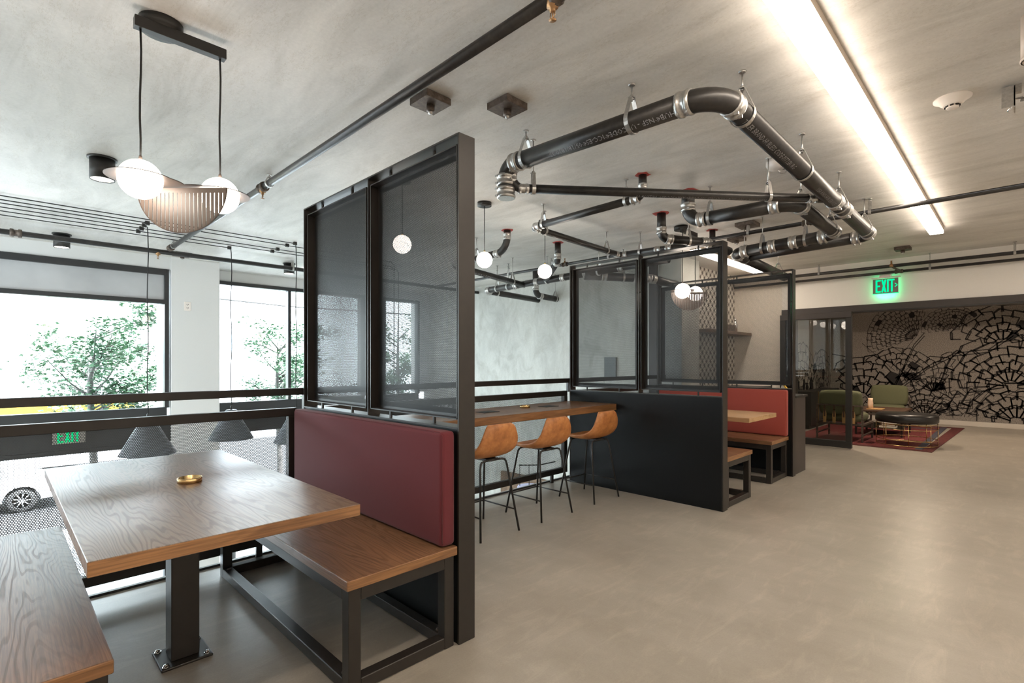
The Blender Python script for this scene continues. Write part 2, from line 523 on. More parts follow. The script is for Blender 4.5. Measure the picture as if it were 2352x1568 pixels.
struct('trim_6', box(BM(), 2.42, 6.9, W2-.03, W2+.12, .2, .522, .003), 'window_black')
struct('wall_window_lower_recess', box(BM(), 5.3, 6.9, W2, W2+.3, -2.85, .2), 'cool_white_paint')

# low-level things seen through the guard
sd = obj('wood_panelling', box(BM(), 6.84, 6.899, 4.6, 7.1, -2.85, -.75), 'brown_board', org=(6.87, 5.8, -2.85)); tag(sd, 'brown timber panelling low on the concrete wall below the mezzanine', 'panelling')
t = thing('disc_pendant', 'pale lilac round disc pendant lamp glimpsed low below the bar', 'lamp', (6.35, 5.9, -.72))
obj('disc', lathe(BM(), (6.35, 5.9, -.78), [(.001, .035), (.19, .03), (.2, .012), (.2, 0), (.001, 0)], 28), 'lilac_disc', t)
for k in (-.11, 0, .11):
    obj('rod', tube(BM(), [(6.35+k, 5.9-k, -.75), (6.35+k, 5.9-k, -.40)], .006, 6), 'cable_black', t)
obj('wall_arm', prism(BM(), [(6.23, 6.03), (6.25, 6.03), (6.48, 5.80), (6.899, 5.80), (6.899, 5.78), (6.47, 5.78), (6.23, 6.01)], 'Z', -.41, -.395), 'cable_black', t)
sp = obj('panel_cover', box(BM(), 6.87, 6.9, 4.52, 4.74, 1.1, 1.42, .004), 'grey_cover', org=(6.88, 4.63, 1.1)); tag(sp, 'plain grey rectangular cover plate on the concrete wall', 'cover plate')
t = thing('wall_outlet', 'white double socket plate on the white window column', 'outlet', (1.99, 8.73, 2.1))
obj('plate', box(BM(), 1.945, 2.035, 8.732, 8.74, 2.10, 2.23, .003), 'plastic_white', t)
for z in (2.135, 2.187):
    bm = BM(); box(bm, 1.978, 1.984, 8.730, 8.732, z, z+.014); box(bm, 1.996, 2.002, 8.730, 8.732, z, z+.014); lathe(bm, (1.99, 8.730, z-.008), [(.004, 0), (.004, .002)], 8, 'Y')
    obj('socket', bm, 'cable_black', t)

# ================================================================== EXIT SIGNS
def letters(bm, txt, x, z, hgt, wid, th, gap, place, d):
    """block capitals as boxes / slanted bars; place(u, v, w) maps to the scene"""
    def quad(a, b, thick):
        (x0, z0), (x1, z1) = a, b
        L = math.hypot(x1-x0, z1-z0); nx, nz = -(z1-z0)/L*thick/2, (x1-x0)/L*thick/2
        P = [(x0+nx, z0+nz), (x1+nx, z1+nz), (x1-nx, z1-nz), (x0-nx, z0-nz)]
        A = [bm.verts.new(place(u, v, 0)) for u, v in P]; B = [bm.verts.new(place(u, v, d)) for u, v in P]
        bm.faces.new(A); bm.faces.new(B[::-1])
        for i in range(4): bm.faces.new((A[i], A[(i+1) % 4], B[(i+1) % 4], B[i]))
    for ch in txt:
        h2 = th/2
        if ch == 'E':
            quad((x+h2, z), (x+h2, z+hgt), th)
            for k, q in ((h2, 1), (hgt/2, .85), (hgt-h2, 1)): quad((x, z+k), (x+wid*q, z+k), th)
            x += wid+gap
        elif ch == 'X':
            quad((x+h2, z), (x+wid-h2, z+hgt), th); quad((x+h2, z+hgt), (x+wid-h2, z), th); x += wid+gap
        elif ch == 'I':
            quad((x+h2, z), (x+h2, z+hgt), th); x += th+gap
        elif ch == 'T':
            quad((x+wid/2, z), (x+wid/2, z+hgt), th); quad((x, z+hgt-h2), (x+wid, z+hgt-h2), th); x += wid+gap
        elif ch == '>':
            quad((x, z+hgt*.72), (x+wid*.5, z+hgt*.5), th*.5); quad((x+wid*.5, z+hgt*.5), (x, z+hgt*.28), th*.5); x += wid*.6
    return bm
# on the exit wall: faces -x, reads along -y
t = thing('exit_sign', 'green lit EXIT sign with arrow hanging high on the white wall', 'exit sign', (9.26, 1.42, 2.355))
obj('face_plate', box(BM(), 9.255, 9.263, 1.262, 1.57, 2.36, 2.575, .002), 'sign_grey', t)
obj('top_housing', box(BM(), 9.235, 9.285, 1.24, 1.585, 2.578, 2.60, .003), 'plastic_white', t)
obj('wall_bracket', box(BM(), 9.23, 9.34, 1.35, 1.49, 2.60, 2.625, .003), 'plastic_white', t)
obj('letters', letters(BM(), 'EXIT', 0, 0, .185, .063, .021, .006, lambda u, v, w: Vector((9.2545-w, 1.535-u, 2.375+v)), .002), 'exit_green', t)
obj('arrow', letters(BM(), '>', 0, 0, .12, .06, .02, .0, lambda u, v, w: Vector((9.2545-w, 1.303-u, 2.41+v)), .002), 'exit_green', t)
obj('lit_edge', box(BM(), 9.262, 9.27, 1.258, 1.574, 2.352, 2.36), 'exit_green', t)
gl = bpy.data.lights.new('exit_glow', 'AREA'); gl.shape = 'RECTANGLE'; gl.size = .30; gl.size_y = .2; gl.energy = .7; gl.color = (.05, 1, .35)
go = bpy.data.objects.new('exit_glow', gl); COL.objects.link(go); go.location = (9.274, 1.42, 2.46); go.rotation_euler = (0, PI/2*-1, 0)
t = thing('exit_sign', 'green EXIT sign beyond the guard mesh below the left window', 'exit sign', (.66, 8.6, .55))
obj('face_plate', box(BM(), .495, .815, 8.62, 8.628, .3, .52, .002), 'sign_grey', t)
obj('letters', letters(BM(), 'EXIT', 0, 0, .18, .062, .022, .006, lambda u, v, w: Vector((.54+u, 8.619-w, .315+v)), .002), 'exit_green_dim', t)
obj('wall_bracket', box(BM(), .6, .7, 8.628, 8.77, .5, .53), 'plastic_white', t)

# ================================================================== PARTITIONS
def partition(x0, label, flip=False):
    """plate-framed screen: sheet panel below, two hinged mesh frames above; root at (x0, 1.885, 0)"""
    x1 = x0+.10; ya, yb = 1.885, 3.625; zt = 2.43
    t = thing('screen_partition', label, 'partition', (x0+.05, ya, 0), 'steel screen partitions between the booths')
    obj('end_post', box(BM(), x0, x1, ya, ya+.012, 0, zt, .0015), 'black_steel', t)
    obj('end_post', box(BM(), x0, x1, yb-.012, yb, 0, zt, .0015), 'black_steel', t)
    obj('top_plate', box(BM(), x0, x1, ya+.012, yb-.012, zt-.008, zt), 'black_steel', t)
    obj('middle_plate', box(BM(), x0, x1, ya+.012, yb-.012, 1.02, 1.028), 'black_steel', t)
    obj('middle_post', box(BM(), x0+.01, x1-.01, 2.742, 2.75, 1.028, zt-.008), 'black_steel', t)
    obj('lower_panel', box(BM(), x0+.004, x1-.004, ya+.012, yb-.012, .0, 1.02), 'black_panel', t)
    for (a, b) in ((ya+.03, 2.722), (2.77, yb-.035)):
        bm = BM(); z0, z1 = 1.065, 2.385; fx0, fx1 = x0+.012, x0+.068
        for q in (a, b-.006): box(bm, fx0, fx1, q, q+.006, z0, z1)
        box(bm, fx0, fx1, a, b, z0, z0+.006); box(bm, fx0, fx1, a, b, z1-.006, z1)
        for (p, q) in ((a, a+.045), (b-.045, b)): box(bm, fx1-.006, fx1, p, q, z0, z1)
        box(bm, fx1-.0065, fx1+.0005, a, b, z0, z0+.045); box(bm, fx1-.0065, fx1+.0005, a, b, z1-.045, z1)
        fr = obj('mesh_frame', bm, 'black_steel', t)
        bm = box(BM(), fx1-.0093, fx1-.0066, a+.02, b-.02, z0+.02, z1-.02)   # 2.4 mm sheet with inner layers so the hole walls block oblique views
        for xx in (.00875, .0082, .00766, .00712): bm.faces.new([bm.verts.new((fx1-xx, p, q)) for p, q in ((a+.02, z0+.02), (b-.02, z0+.02), (b-.02, z1-.02), (a+.02, z1-.02))])
        obj('mesh_sheet', bm, 'screen_mesh', fr)
        L = b-a
        bm = BM()
        for f in (.27, .78):
            y = a+L*f
            for (p, q) in ((1.028, z0), (z1, zt-.008)): box(bm, x0+.035, x0+.048, y-.006, y+.006, p, q)
        obj('stand_off', bm, 'black_steel', t)
        bm = BM()
        for z in (1.45, 2.05):
            for y in (a, b): box(bm, x0+.035, x0+.048, y-.02 if y == a else y, y if y == a else y+.02, z-.005, z+.005)
        obj('side_pin', bm, 'black_steel', t)
    return t
P1X, P2X, P3X = 1.542, 4.575, 6.555
partition(P1X, 'tall black screen partition nearest the camera, behind the dark red cushion')
partition(P2X, 'black screen partition with plain sheet base at the right end of the bar')
partition(P3X, 'farthest black screen partition, behind the coral red booth cushion')

# ================================================================== BENCHES, CUSHIONS, TABLES
def bench(x0, x1, ya, yb, label, seatmat='oak_bench', feet=True):
    t = thing('booth_bench', label, 'bench', ((x0+x1)/2, ya, 0), 'timber topped booth benches')
    z1 = .47; th = .042; s = .055
    bm = box(BM(), x0, x1, ya, yb, z1-th, z1, .004, 2)
    o = obj('seat', bm, seatmat, t)
    o.data.materials.append(MATS['oak_edge'])
    for p in o.data.polygons:
        if abs(p.normal.y) > .9: p.material_index = 1
    zt = z1-th; e = .012; xa, xb = x0+e, x1-e; yaa, ybb = ya+e, yb-e
    for x in (xa, xb-s):
        for y in (yaa, ybb-s):
            obj('leg', box(BM(), x, x+s, y, y+s, 0, zt-.001, .003), 'black_steel', t)
    for x in (xa, xb-s):
        obj('long_rail', box(BM(), x, x+s, yaa+s, ybb-s, zt-s, zt-.001, .003), 'black_steel', t)
        obj('long_rail', box(BM(), x, x+s, yaa+s, ybb-s, 0.004, s, .003), 'black_steel', t)
    for y in (yaa, ybb-s):
        obj('cross_rail', box(BM(), xa+s, xb-s, y, y+s, zt-s, zt-.001, .003), 'black_steel', t)
        obj('cross_rail', box(BM(), xa+s, xb-s, y, y+s, 0.004, s, .003), 'black_steel', t)
    for x in (xa+s/2, xb-s/2):
        for y in (yaa+s+.03, ybb-s-.03): obj('bolt_cap', lathe(BM(), (x, y, s), [(.001, .006), (.012, .006), (.014, 0)], 10), 'rusty_steel', t)
    return t
bench(.978, 1.538, 1.89, 3.58, 'brown oak bench on black tube frame against the nearest partition')
bench(-.40, .243, 1.885, 3.62, 'oak bench cut by the lower left corner of the photo')
bench(4.68, 5.30, 1.89, 3.58, 'short visible end of oak bench right beside the bar partition')
bench(5.98, 6.55, 1.93, 3.58, 'oak bench under the far coral cushion, with open black frame')

def cushion(x0, x1, ya, yb, z0, z1, mat, label):
    t = thing('backrest_cushion', label, 'cushion', ((x0+x1)/2, ya, z0), 'upholstered booth back cushions')
    bm = box(BM(), x0, x1, ya, yb, z0, z1, .022, 4)
    for f in bm.faces: f.smooth = True
    obj('pad', bm, mat, t)
    bm = BM(); e = .004
    for x in (x0+.007,) if True else ():
        pts = [(x, ya+e, z0+.02), (x, ya+e, z1-.02), (x, ya+.02, z1-e), (x, yb-.02, z1-e), (x, yb-e, z1-.02), (x, yb-e, z0+.02)]
        tube(bm, pts, .0028, 6)
    obj('piping', bm, mat, t)
    return t
cushion(1.455, 1.540, 1.905, 3.585, .474, 1.015, 'red_fabric', 'dark red upholstered back cushion on the nearest partition')
cushion(6.475, 6.553, 1.93, 3.585, .474, 1.015, 'coral_fabric', 'wide coral red back cushion on the farthest partition')
cushion(4.677, 4.755, 1.93, 3.585, .474, 1.015, 'coral_fabric', 'coral cushion seen edge-on behind the bar partition')

def table(x0, x1, ya, yb, z, label, mat, cx, cy, edge='oak_edge'):
    t = thing('booth_table', label, 'table', (cx, cy, 0), 'oak pedestal booth tables')
    o = obj('tabletop', box(BM(), x0, x1, ya, yb, z-.045, z, .002), mat, t)
    o.data.materials.append(MATS[edge])
    for p in o.data.polygons:
        if abs(p.normal.z) < .5: p.material_index = 1
    obj('pedestal', box(BM(), cx-.055, cx+.055, cy-.055, cy+.055, .012, z-.045, .004, 2), 'black_steel', t)
    obj('base_plate', box(BM(), cx-.10, cx+.10, cy-.10, cy+.10, 0, .012, .004, 2), 'black_steel', t)
    for sx in (-1, 1):
        for sy in (-1, 1):
            obj('bolt', lathe(BM(), (cx+sx*.08, cy+sy*.08, .012), [(.015, 0), (.015, .003), (.010, .003), (.010, .012), (.001, .014)], 6), 'chrome', t)
    obj('top_bracket', box(BM(), cx-.12, cx+.12, cy-.12, cy+.12, z-.053, z-.045), 'black_steel', t)
    return t
table(.177, 1.005, 1.835, 3.61, .785, 'large oak table with black square pedestal in the near booth', 'oak_top', .60, 2.72)
table(5.24, 6.03, 1.90, 3.58, .785, 'pale oak table in the far booth between coral cushions', 'oak_light', 5.63, 2.72, 'oak_light')

def dish(x, y, z, label):
    t = thing('coaster_dish', label, 'dish', (x, y, z), 'brass rimmed round dishes')
    obj('rim', lathe(BM(), (x, y, z), [(.050, 0), (.050, .022), (.046, .022), (.046, .004), (.0455, .004)], 32), 'brass', t)
    obj('base', lathe(BM(), (x, y, z), [(.0001, .003), (.047, .003), (.047, 0), (.0001, 0)], 32), 'old_brass', t)
dish(.632, 2.735, .785, 'brass rimmed dish on the near booth table')
dish(3.56, 3.36, .905, 'brass rimmed dish on the bar counter behind the stools')

# ================================================================== BAR AND STOOLS
t = thing('bar_counter', 'long dark oak bar counter between the two near partitions', 'counter', (3.1, 3.0, .83))
o = obj('counter_top', box(BM(), 1.645, 4.573, 3.0, 3.61, .838, .905, .003), 'oak_bar', t)
o.data.materials.append(MATS['oak_edge'])
for p in o.data.polygons:
    if abs(p.normal.y) > .9: p.material_index = 1
for x in (1.66, 4.53):
    obj('bracket', box(BM(), x, x+.03, 3.05, 3.58, .80, .838), 'black_steel', t)
for x in (3.02, 3.83):
    obj('power_plate', box(BM(), x-.09, x+.09, 3.24, 3.36, .9052, .909, .001), 'black_panel', t)

def stool_shell():
    import mathutils
    prof = [(-.240, .872), (-.250, .848), (-.243, .79), (-.228, .73), (-.205, .675), (-.165, .628), (-.11, .603), (-.04, .594), (.04, .594), (.11, .598), (.165, .604), (.20, .603), (.215, .596)]
    n = len(prof); m = 12; bm = BM(); rows = []
    for i, (y, z) in enumerate(prof):
        s = i/(n-1)
        W = [.098, .140, .165, .188, .203, .212, .215, .213, .205, .19, .165, .125, .06][i]
        row = []
        for j in range(m+1):
            u = -1+2*j/m
            back = max(0, 1-s/.42)
            seat = 1-back
            x = W*math.sin(u*PI/2*.98)
            yy = y + back*.055*abs(u)**2.2
            zz = z + seat*.022*abs(u)**2.5*(1 if s < .8 else .3) + (max(0, .5-abs(s-.42))*.07)*abs(u)**3
            if i == 0: zz -= .020*u*u
            if i == 1: zz -= .008*u*u
            row.append(bm.verts.new((x, yy, zz)))
        rows.append(row)
    for i in range(n-1):
        for j in range(m):
            f = bm.faces.new((rows[i][j], rows[i][j+1], rows[i+1][j+1], rows[i+1][j])); f.smooth = True
    return bm
def make_stool(label):
    t = thing('bar_stool', label, 'stool', (0, 0, 0), 'tan leather bar stools along the counter')
    o = obj('seat_shell', stool_shell(), 'tan_leather', t)
    m = o.modifiers.new('thick', 'SOLIDIFY'); m.thickness = .022; m.offset = 0
    m = o.modifiers.new('smooth', 'SUBSURF'); m.levels = 1; m.render_levels = 2
    for sx in (-1, 1):
        for sy in (-1, 1):
            fx, fy = sx*.205, (.21 if sy > 0 else -.215)
            tx, ty = sx*.13, (.12 if sy > 0 else -.13)
            pts = [(tx*.35, ty, .577), (tx*.72, ty, .577), (tx*.93, ty*1.02, .571), (tx*1.04, ty*1.05, .552), (tx*1.10, ty*1.08, .52), (fx, fy, 0)]
            obj('leg', tube(BM(), pts, .0085, 8), 'lamp_black', t)
    def at(sx, sy, z):
        f = 1-z/.52
        return Vector((sx*(.143+(.205-.143)*f), (.13+(.21-.13)*f) if sy > 0 else -(.14+(.215-.14)*f), z))
    z = .17
    for a, b in (((-1, 1), (-1, -1)), ((1, 1), (1, -1)), ((-1, 1), (1, 1))):
        obj('foot_rail', tube(BM(), [at(*a, z), at(*b, z)], .006, 6), 'lamp_black', t)
    bm = BM()
    for y in (-.13, .12): tube(bm, [(-.07, y, .577), (.07, y, .577)], .0085, 8)
    box(bm, -.06, .06, -.13, .12, .572, .588)
    obj('seat_carrier', bm, 'lamp_black', t)
    return t
st = make_stool('tan leather bar stool nearest the tall partition post, partly hidden')
st.location = (2.73, 3.05, 0)
dup(st, (3.41, 3.05, 0), .0, 'middle one of the three tan leather bar stools')
dup(st, (4.17, 3.06, 0), .0, 'tan leather bar stool farthest right, beside the black sheet partition')

# ================================================================== GUARD RAIL
t = thing('hand_rail', 'long black flat handrail along the mezzanine edge', 'railing', (2, 3.70, 1.1))
obj('rail_bar', box(BM(), -2.6, 6.89, 3.675, 3.725, 1.105, 1.155, .004), 'black_steel', t)
for x in (1.5875, 4.65):
    obj('bracket', box(BM(), x-.02, x+.02, 3.685, 3.715, 1.0, 1.106), 'black_steel', t)
def guard(x0, x1, label):
    t = thing('mesh_guard', label, 'guard panel', ((x0+x1)/2, 3.70, .09), 'perforated guard panels')
    y0, y1 = 3.672, 3.722; z0, z1 = .088, 1.015; s = .058
    obj('frame_rail', box(BM(), x0, x1, y0, y1, z1-s, z1, .003), 'black_steel', t)
    obj('frame_rail', box(BM(), x0, x1, y0, y1, z0, z0+s, .003), 'black_steel', t)
    for x in (x0, x1-s): obj('frame_stile', box(BM(), x, x+s, y0, y1, z0+s, z1-s, .003), 'black_steel', t)
    obj('mesh_sheet', box(BM(), x0+s-.005, x1-s+.005, 3.694, 3.6955, z0+s-.005, z1-s+.005), 'guard_mesh', t)
    for x in (x0+.25, x1-.25):
        obj('foot', box(BM(), x-.02, x+.02, 3.685, 3.709, 0, z0, .002), 'black_steel', t)
guard(-2.4, 1.515, 'black framed perforated guard panel behind the near table')
guard(1.66, 4.60, 'black framed perforated guard panel behind the bar stools')
guard(4.70, 6.86, 'black framed perforated guard panel behind the far booth')

# ================================================================== PIPES
def arc_pts(p, c, q, bend, n=8):
    p, c, q = Vector(p), Vector(c), Vector(q)
    d1 = (p-c).normalized(); d2 = (q-c).normalized()
    ang = d1.angle(d2); t = bend/math.tan(ang/2)
    a = c+d1*t; b = c+d2*t
    cen = c+(d1+d2).normalized()*(bend/math.sin(ang/2))
    va, vb = a-cen, b-cen; th = va.angle(vb); ax = va.cross(vb).normalized()
    return [cen+Matrix.Rotation(th*k/n, 4, ax) @ va for k in range(n+1)], a, b
def coupling_bm(p, d, r, L=.075):
    bm = BM(); a, b = frame_of(d)
    prof = [(1.02, -.5), (1.10, -.49), (1.10, -.42), (1.14, -.40), (1.14, -.24), (1.07, -.22), (1.07, .22), (1.14, .24), (1.14, .40), (1.10, .42), (1.10, .49), (1.02, .5)]
    t = bmesh.new()
    rings = []
    for q, h in prof:
        rings.append([t.verts.new(p+d*h*L+(a*math.cos(2*PI*k/18)+b*math.sin(2*PI*k/18))*r*q) for k in range(18)])
    for i in range(len(rings)-1):
        for k in range(18):
            f = t.faces.new((rings[i][k], rings[i][(k+1) % 18], rings[i+1][(k+1) % 18], rings[i+1][k])); f.smooth = True
    t.faces.new(rings[0]); t.faces.new(rings[-1])
    merge(bm, t)
    for h in (-.32, .32):   # worm-screw housings
        c = p+d*h*L+(a*.45-b*.9).normalized()*r*1.18
        q = bmesh.new(); bmesh.ops.create_cube(q, size=1)
        M = Matrix.Translation(c) @ Matrix((a, b, d)).transposed().to_4x4() @ Matrix.Diagonal((.022, .014, .013, 1))
        merge(bm, q, M)
    return bm
def hanger_bm(p, d, r, ceil=H, rod=True):
    """clevis hanger: strap loop round the pipe, rod to the ceiling with nut and anchor"""
    bm = BM(); d = Vector((d.x, d.y, 0)).normalized(); s = Vector((-d.y, d.x, 0)); up = Vector((0, 0, 1))
    R = r*1.10+.002; top = min(R*1.0+.075, ceil-p.z-.02)
    pts = []
    for k in range(17):
        a = math.radians(-28-(180-56+0)*0) if False else None
    n = 16
    for k in range(n+1):
        th = math.radians(30-240*k/n)
        pts.append(p+s*math.cos(th)*R+up*math.sin(th)*R)
    pts = [p+s*.012+up*top]+pts+[p-s*.012+up*top]
    w = d*.0125
    prev = None
    for i, q in enumerate(pts):
        t = (pts[min(i+1, len(pts)-1)]-pts[max(i-1, 0)]).normalized(); nrm = t.cross(d).normalized()*.0018
        ring = [bm.verts.new(q+w+nrm), bm.verts.new(q-w+nrm), bm.verts.new(q-w-nrm), bm.verts.new(q+w-nrm)]
        if prev:
            for k in range(4): bm.faces.new((prev[k], prev[(k+1) % 4], ring[(k+1) % 4], ring[k]))
        prev = ring
    c = p+up*top
    box(bm, c.x-.014, c.x+.014, c.y-.014, c.y+.014, c.z-.004, c.z)
    if rod:
        tube(bm, [c-up*.025, Vector((c.x, c.y, ceil))], .0048, 8)
        lathe(bm, (c.x, c.y, c.z), [(.011, 0), (.011, .010), (.001, .010)], 6)
        lathe(bm, (c.x, c.y, c.z-.014), [(.011, 0), (.011, .008), (.001, .008)], 6)
        lathe(bm, (c.x, c.y, ceil-.006), [(.016, 0), (.02, .006)], 10)
    return bm
def text_bm(txt, p, d, r, size, ang, flip=False, spacing=1.0):
    """flat lettering wrapped on the pipe surface: runs along d, centred at angle ang (0 = down side, + = towards s)"""
    cu = bpy.data.curves.new('t', 'FONT'); cu.body = txt; cu.size = size; cu.resolution_u = 1; cu.space_character = spacing
    ob = bpy.data.objects.new('t', cu); COL.objects.link(ob)
    bpy.context.view_layer.update()
    me = bpy.data.meshes.new_from_object(ob.evaluated_get(bpy.context.evaluated_depsgraph_get()))
    bpy.data.objects.remove(ob); bpy.data.curves.remove(cu)
    bm = BM(); bm.from_mesh(me); bpy.data.meshes.remove(me)
    bmesh.ops.triangulate(bm, faces=list(bm.faces))
    bmesh.ops.subdivide_edges(bm, edges=[e for e in bm.edges if abs(e.verts[0].co.y-e.verts[1].co.y) > size*.2], cuts=3)
    d = d.normalized(); up = Vector((0, 0, 1)); s = d.cross(up).normalized(); u2 = s.cross(d).normalized()
    for v in bm.verts:
        x, y = v.co.x, v.co.y-size*.35
        if flip: y = -y; x = -x
        th = ang+y/r
        v.co = p+d*x+(-u2*math.cos(th)+s*math.sin(th))*(r+.0006)
    return bm
def pipe_run(name, label, pts, r, bends, hang=(), coup=(), ends=(0, 0), flange=None, ecoup=True, mat='cast_iron', group=None, cat='pipe', ceil=H, elbow_r=1.0):
    pts = [Vector(p) for p in pts]
    t = thing(name, label, cat, pts[0], group)
    cur = pts[0]; segs = []
    for i in range(1, len(pts)-1):
        arc, a, b = arc_pts(pts[i-1], pts[i], pts[i+1], bends[i-1] if isinstance(bends, (list, tuple)) else bends)
        segs.append((cur, a)); 
        obj('elbow', tube(BM(), arc, r*elbow_r, 20), mat, t)
        if ecoup:
            d1 = (pts[i]-pts[i-1]).normalized(); d2 = (pts[i+1]-pts[i]).normalized()
            obj('coupling', coupling_bm(a, d1, r), 'galvanised', t); obj('coupling', coupling_bm(b, d2, r), 'galvanised', t)
        cur = b
    segs.append((cur, pts[-1]))
    for a, b in segs:
        if (b-a).length > .01: obj('pipe', tube(BM(), [a, b], r, 24), mat, t)
    for si, f in coup:
        a, b = segs[si]; obj('coupling', coupling_bm(a.lerp(b, f), (b-a).normalized(), r), 'galvanised', t)
    for si, f in hang:
        a, b = segs[si]; obj('hanger', hanger_bm(a.lerp(b, f), (b-a), r, ceil), 'galvanised', t)
    if flange:
        bm = BM(); c = pts[0]
        n = 14; vs = [bm.verts.new((c.x+math.cos(2*PI*k/n)*(r*1.7+random.uniform(-.01, .02)), c.y+math.sin(2*PI*k/n)*(r*1.7+random.uniform(-.01, .02)), H-.003)) for k in range(n)]
        v2 = [bm.verts.new((v.co.x*1, v.co.y, H+.001)) for v in vs]
        bm.faces.new(vs)
        for k in range(n): bm.faces.new((vs[k], vs[(k+1) % n], v2[(k+1) % n], v2[k]))
        obj('sealant_ring', bm, 'red_sealant', t)
    return t, segs
G = 'black cast iron waste pipes under the ceiling'
main, sg = pipe_run('drain_pipe', 'largest black drain pipe making the wide bend nearest the camera', [(2.47, 2.51, 2.49), (2.47, 2.51, 2.69), (2.47, 1.04, 2.65), (6.0, 1.035, 2.575), (6.0, 2.2, 2.54)], .057, (.10, .17, .12),
    hang=((1, .07), (1, .74), (2, .04), (2, .36), (2, .66), (2, .95)), coup=((2, .62), (2, .71), (0, .12)), group=G)
a, b = sg[1]; d = (b-a).normalized()
obj('printed_text', text_bm('HUB®NSF - UPCODE®ICC-ES®05/18/1810 35', a.lerp(b, .97), d, .057, .043, .62, True), 'print_silver', main)
a, b = sg[2]; d = (b-a).normalized()
obj('printed_text', text_bm('TYLER BRAND-HUBLESS CODE-PITTSBURG', a+d*.10, d, .057, .044, .38, False), 'print_silver', main)
obj('printed_text', text_bm('USA 4 NO-HUB SERVICE', a+d*1.45, d, .057, .044, .38, False), 'print_silver', main)
c_, sg = pipe_run('drain_pipe', 'slim straight black pipe crossing diagonally under the big drain loop', [(2.49, 2.47, 2.66), (2.49, 2.47, 2.53), (4.46, 1.07, 2.59)], .031, .075, hang=((1, .03), (1, .80)), coup=((1, .955), (0, .1)), group=G)
a, b = sg[1]; d = (b-a).normalized()
obj('printed_text', text_bm('TYLER®USA + NO-HUB®UPC®NSF -UPCODE®ARK®ICC-ES® 04/23/18 13*', a.lerp(b, .80), d, .031, .030, .30, True, 1.1), 'print_silver', c_)
pipe_run('drain_pipe', 'thick black pipe dropping from the ceiling behind the slim diagonal pipe', [(4.38, 2.12, 2.87), (4.38, 2.12, 2.60), (4.40, 1.25, 2.59), (5.68, 1.25, 2.57), (5.68, 2.22, 2.53), (7.35, 2.22, 2.47)], .057, (.13, .15, .12, .11),
    hang=((1, .12), (2, .0), (2, .88), (3, .2), (3, .75), (4, .12), (4, .85)), coup=((3, .35), (3, .62)), flange=True, group=G)
g_, sg = pipe_run('drain_pipe', 'slender black pipe zigzagging from a red sealed hole left of centre', [(3.72, 2.19, 2.87), (3.72, 2.19, 2.69), (3.73, 3.42, 2.67), (5.33, 3.45, 2.64), (5.36, 2.35, 2.62)], .033, .07,
    hang=((1, .08), (1, .93), (2, .08), (2, .85), (3, .2)), coup=((3, .42), (3, .55)), flange=True, group=G)
a, b = sg[2]; d = (b-a).normalized()
obj('printed_text', text_bm('TYLER 2 08/25 11:14 NO-HUB®UPC®NSF®ICC-ES', a+d*.12, d, .033, .028, .5, False), 'print_silver', g_)
pipe_run('drain_pipe', 'black pipe dropping from a red sealed hole above the bar partition', [(4.82, 2.62, 2.87), (4.82, 2.62, 2.61), (5.22, 2.33, 2.59), (5.64, 2.26, 2.55)], .045, .085, hang=((1, .55),), flange=True, group=G)
pipe_run('drain_pipe', 'small black riser under a red ring behind the bar partition', [(5.84, 2.53, 2.87), (5.84, 2.53, 2.60)], .033, .05, flange=True, group=G)
j_, sg = pipe_run('drain_pipe', 'curved black pipe behind the left globe lamp with printed run beyond', [(4.17, 4.22, 2.87), (4.17, 4.22, 2.63), (4.17, 5.24, 2.60), (5.60, 5.30, 2.50)], .040, (.17, .12), hang=((1, .5), (2, .80)), flange=True, group=G)
a, b = sg[2]; d = (b-a).normalized()
obj('printed_text', text_bm('TYLER 3 NO-HUB ®UPC®ICC-ES®04/18/17 UPCODE®NSF', a+d*.1, d, .04, .04, .7, False), 'print_silver', j_)
pipe_run('drain_pipe', 'black pipe low before the concrete wall with a return bend at its left end', [(6.9, 6.18, 2.46), (5.60, 6.18, 2.50), (5.60, 3.6, 2.545), (5.60, 2.95, 2.56)], .048, .09, hang=((0, .85), (1, .08), (1, .18), (1, .50), (1, .86)), coup=((1, .25), (1, .42), (1, .62), (1, .78)), group=G)
pipe_run('drain_pipe', 'black riser behind the right globe lamp bending down into the low pipe', [(5.06, 4.2, 2.87), (5.06, 4.2, 2.63), (5.58, 4.85, 2.53)], .040, .07, flange=True, group=G)
pipe_run('drain_pipe', 'short black riser turning into the concrete wall with a heavy elbow', [(6.35, 5.75, 2.87), (6.35, 5.75, 2.46), (6.9, 5.75, 2.44)], .050, .12, hang=((1, .9),), group=G)
pipe_run('drain_pipe', 'black pipe glimpsed through the upper mesh of the bar partition', [(5.56, 4.15, 2.50), (6.25, 3.55, 2.47), (6.87, 3.5, 2.45)], .055, .1, hang=((0, .6),), coup=((0, .3), (0, .8)), group=G)

